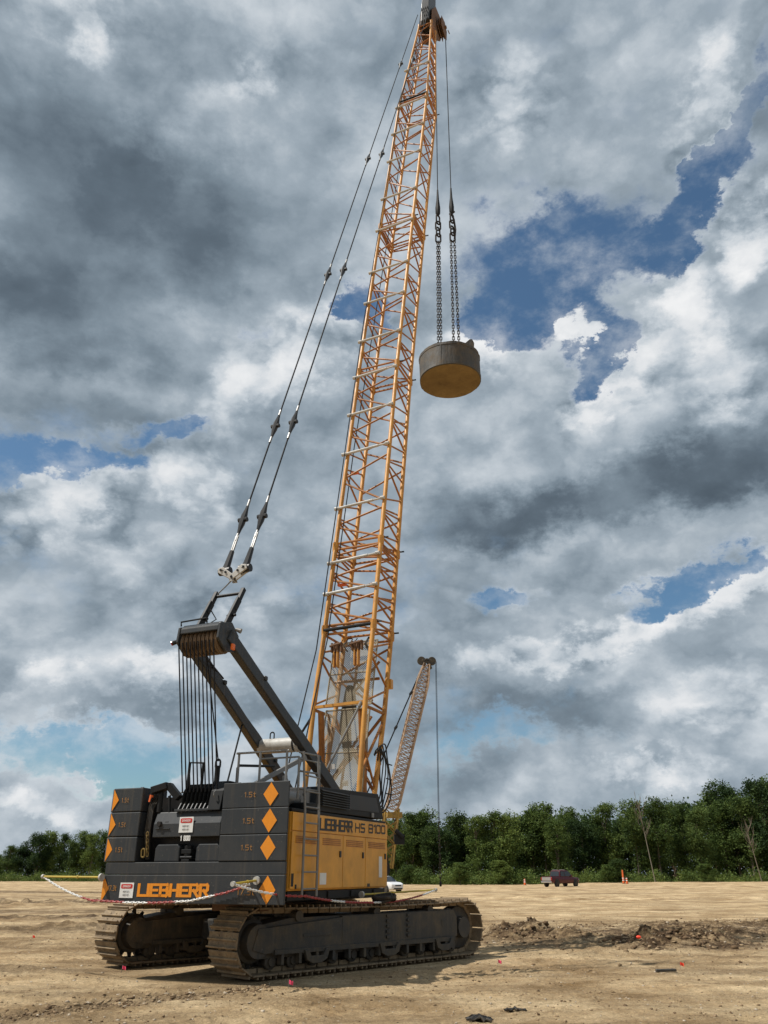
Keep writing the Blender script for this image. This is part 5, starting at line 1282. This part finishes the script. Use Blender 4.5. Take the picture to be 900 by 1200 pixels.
def mrg(f, a, b, c=0., d=1., t='SMOOTHSTEP'):
    x = N(nt, 'ShaderNodeMapRange'); x.interpolation_type = t
    for i_, v in zip((1, 2, 3, 4), (a, b, c, d)): x.inputs[i_].default_value = v
    L.new(f, x.inputs[0]); return x.outputs[0]
dirn = vm('NORMALIZE', G0)
def wnoise(vec, scale, det, rough=.55, lac=2.0):
    n = N(nt, 'ShaderNodeTexNoise'); n.inputs['Scale'].default_value = scale; n.inputs['Detail'].default_value = det; n.inputs['Roughness'].default_value = rough; n.inputs['Lacunarity'].default_value = lac
    L.new(vec, n.inputs['Vector']); return n
# stretch the lookup so cloud banks flatten towards the horizon
sep = N(nt, 'ShaderNodeSeparateXYZ'); L.new(dirn, sep.inputs[0])
zz = mth('MULTIPLY', sep.outputs[2], 1.45)
cmb = N(nt, 'ShaderNodeCombineXYZ'); L.new(sep.outputs[0], cmb.inputs[0]); L.new(sep.outputs[1], cmb.inputs[1]); L.new(zz, cmb.inputs[2])
D_ = cmb.outputs[0]
wp = wnoise(D_, 2.6, 2); wv = vm('SCALE', vm('SUBTRACT', wp.outputs['Color'], (.5, .5, .5)), sc=.05)
DW_ = vm('ADD', D_, wv)
# direction as azimuth / elevation, gently warped
az = mth('ARCTAN2', sep.outputs[0], sep.outputs[1]); el = mth('ARCSINE', sep.outputs[2])
ae = N(nt, 'ShaderNodeCombineXYZ'); L.new(az, ae.inputs[0]); L.new(el, ae.inputs[1])
wb1 = wnoise(D_, 6.5, 7, .66); AE = vm('ADD', ae.outputs[0], vm('MULTIPLY', vm('SUBTRACT', wb1.outputs['Color'], (.5, .5, .5)), (.25, .18, 0)))
def blobfield(lst, base):
    cur = base
    for (x, y, rx, ry, rot, wgt) in lst:
        a0, e0 = azel(x, y); a1, e1 = azel(x+1, y); a2, e2 = azel(x, y-1)
        kx = hypot(a1-a0, e1-e0); ky = hypot(a2-a0, e2-e0)
        mp = N(nt, 'ShaderNodeMapping', vector_type='TEXTURE'); mp.inputs['Location'].default_value = (a0, e0, 0); mp.inputs['Rotation'].default_value = (0, 0, R_(rot)); mp.inputs['Scale'].default_value = (rx*kx, ry*ky, 1)
        L.new(AE, mp.inputs[0]); ln = vm('LENGTH', mp.outputs[0]); f = mrg(ln, 0.15, 1.25, wgt, 0.)
        cur = mth('ADD', cur, f) if not isinstance(cur, (int, float)) else mth('ADD', f, float(cur))
    return cur
# coverage: negative = clear sky
COVER = [(655, 320, 120, 75, 25, -.72), (590, 290, 100, 70, 0, -.45), (700, 420, 50, 80, -15, -.85), (600, 385, 75, 50, 0, -.65), (850, 180, 130, 40, 35, -.76), (780, 265, 90, 40, 30, -.65), 
         (60, 545, 120, 30, 3, -.66), (200, 497, 75, 24, 20, -.62), (290, 385, 36, 18, 0, -.40), (430, 345, 40, 40, 30, -.60), (800, 688, 120, 24, 16, -.62), (585, 697, 60, 20, 0, -.55),
         (60, 880, 210, 42, 0, -.62), (200, 868, 130, 40, 0, -.56), (600, 860, 110, 20, 0, -.35), (60, 955, 150, 18, 0, -.35),
         (680, 390, 30, 20, 35, .55), (770, 480, 150, 90, 30, .60), (840, 340, 75, 60, 40, .75), (890, 260, 40, 50, 50, .6), (850, 110, 120, 40, 30, .45), (590, 130, 90, 60, 0, .35), (520, 450, 110, 60, 0, .5), (160, 230, 260, 230, 0, .6), (380, 410, 80, 60, 0, .45), (180, 785, 90, 28, 0, .45), (95, 888, 36, 12, 0, .5)]
BRIGHT = [(70, 190, 190, 110, 0, -.25), (60, 350, 190, 110, 10, -.34), (210, 260, 120, 100, 0, -.26), (100, 480, 130, 34, 6, -.18), (330, 250, 100, 120, 0, -.13), 
          (560, 600, 120, 50, 0, -.30), (720, 590, 190, 46, 4, -.32), (860, 540, 110, 50, 20, -.24), (330, 560, 80, 60, 0, -.14),
          (200, 835, 170, 24, 0, -.22), (640, 840, 240, 34, 2, -.18),
          (95, 30, 70, 40, 0, .22), (300, 85, 45, 40, 20, .20), (600, 110, 60, 60, 10, .24), (830, 130, 90, 50, 30, .34), (885, 275, 55, 60, 40, .50), (800, 370, 60, 70, 45, .55), (720, 465, 75, 50, 25, .42), (850, 440, 80, 60, 20, .22), (680, 390, 30, 24, 30, .40), (560, 410, 60, 34, 0, .40), (380, 385, 80, 70, 20, .38), (300, 450, 70, 60, 20, .24), (200, 560, 110, 45, 10, .26), (70, 610, 110, 50, 0, .26), (180, 780, 60, 26, 0, .42), (50, 790, 60, 22, 10, .26), (860, 690, 70, 36, 30, .52), (740, 735, 110, 26, 14, .34), (620, 775, 140, 24, 6, .30), (850, 830, 80, 40, 10, .28), (760, 905, 100, 24, 0, .34), (250, 700, 140, 50, 0, .12), (50, 945, 130, 22, 0, .22)]
fb1 = wnoise(DW_, 2.6, 4, .60).outputs['Fac']; fb2 = wnoise(DW_, 8.0, 7, .64).outputs['Fac']
cov = mth('ADD', mth('MULTIPLY', mth('SUBTRACT', fb1, .5), 1.1), mth('MULTIPLY', mth('SUBTRACT', fb2, .5), 1.35))
cov = mth('ADD', cov, blobfield(COVER, .44))
bb = blobfield(BRIGHT, .60)
puff = mrg(bb, .50, .85, .0, 1.0)          # sunlit heaps are lumpy and crisp, the shaded bases are smooth
cover = mth('ADD', mth('MULTIPLY', mrg(cov, -.16, .40), mth('SUBTRACT', 1.0, puff)), mth('MULTIPLY', mrg(cov, .0, .26), puff))
wisp = mth('MULTIPLY', mrg(fb2, .40, .64), .50)
cover = mth('MAXIMUM', cover, wisp)
# relief: billowing cloud texture lit from the sun's side
def billow(vec, scale, det):
    v = N(nt, 'ShaderNodeTexVoronoi'); v.feature = 'F1'; v.inputs['Scale'].default_value = scale
    v.inputs['Detail'].default_value = det; v.inputs['Roughness'].default_value = .55; v.inputs['Lacunarity'].default_value = 2.2; L.new(vec, v.inputs['Vector']); return v.outputs['Distance']
ds = tuple(v*.030 for v in (sd.x*1.2, 0, sd.z*1.1))
ra = wnoise(DW_, 3.4, 6, .52).outputs['Fac']; rb_ = wnoise(vm('ADD', DW_, tuple(v*1.8 for v in ds)), 3.4, 3, .5).outputs['Fac']
wq = vm('ADD', DW_, vm('SCALE', vm('SUBTRACT', wb1.outputs['Color'], (.5, .5, .5)), sc=.10))
ba = billow(wq, 8.0, 3); bb_ = billow(vm('ADD', wq, ds), 8.0, 1)
rel_ = mth('ADD', mth('MULTIPLY', mth('SUBTRACT', ra, rb_), .75), mth('MULTIPLY', mth('MULTIPLY', mth('SUBTRACT', bb_, ba), mth('MULTIPLY_ADD', puff, .8, .2)), .62))
bright = mth('ADD', mth('ADD', bb, rel_), mth('MULTIPLY', mth('SUBTRACT', fb2, .5), mrg(bb, .3, .8, .24, .58)))
bright = mth('ADD', bright, mth('MULTIPLY', mth('SUBTRACT', fb1, .5), .55))
edge = mrg(cov, .05, .45, .16, .0)          # thin cloud edges let the light through
bright = mth('MULTIPLY', mth('ADD', bright, edge), .82)
cr = N(nt, 'ShaderNodeValToRGB'); e = cr.color_ramp.elements
stops = [(p_*.82 if p_ < .99 else 1.0, c_) for p_, c_ in [(.0, (.058, .080, .104)), (.25, (.118, .156, .195)), (.42, (.215, .272, .325)), (.56, (.34, .405, .465)), (.72, (.55, .605, .655)), (.90, (.74, .765, .79)), (1.0, (.90, .905, .91))]]
e[0].position = stops[0][0]; e[0].color = stops[0][1]+(1,); e[1].position = 1.0; e[1].color = stops[-1][1]+(1,)
for p_, c_ in stops[1:-1]: q3 = e.new(p_); q3.color = c_+(1,)
L.new(bright, cr.inputs[0])
bgS = N(nt, 'ShaderNodeBackground'); bgS.inputs[1].default_value = .095
tint = N(nt, 'ShaderNodeMix', data_type='RGBA', blend_type='MULTIPLY'); tint.inputs[0].default_value = 1; L.new(sky.outputs[0], tint.inputs[6]); tint.inputs[7].default_value = (.74, .96, 1.02, 1); L.new(tint.outputs[2], bgS.inputs[0])
bgC = N(nt, 'ShaderNodeBackground'); bgC.inputs[1].default_value = 1.0; L.new(cr.outputs[0], bgC.inputs[0])
ms = N(nt, 'ShaderNodeMixShader'); L.new(cover, ms.inputs[0]); L.new(bgS.outputs[0], ms.inputs[1]); L.new(bgC.outputs[0], ms.inputs[2])
wo = N(nt, 'ShaderNodeOutputWorld'); L.new(ms.outputs[0], wo.inputs[0])

scn.render.engine = 'CYCLES'
scn.view_settings.view_transform = 'Standard'; scn.view_settings.look = 'None'; scn.view_settings.exposure = 0; scn.view_settings.gamma = 1
try: wd.cycles.sampling_method = 'NONE'; scn.cycles.max_bounces = 5; scn.cycles.use_denoising = True
except Exception: pass
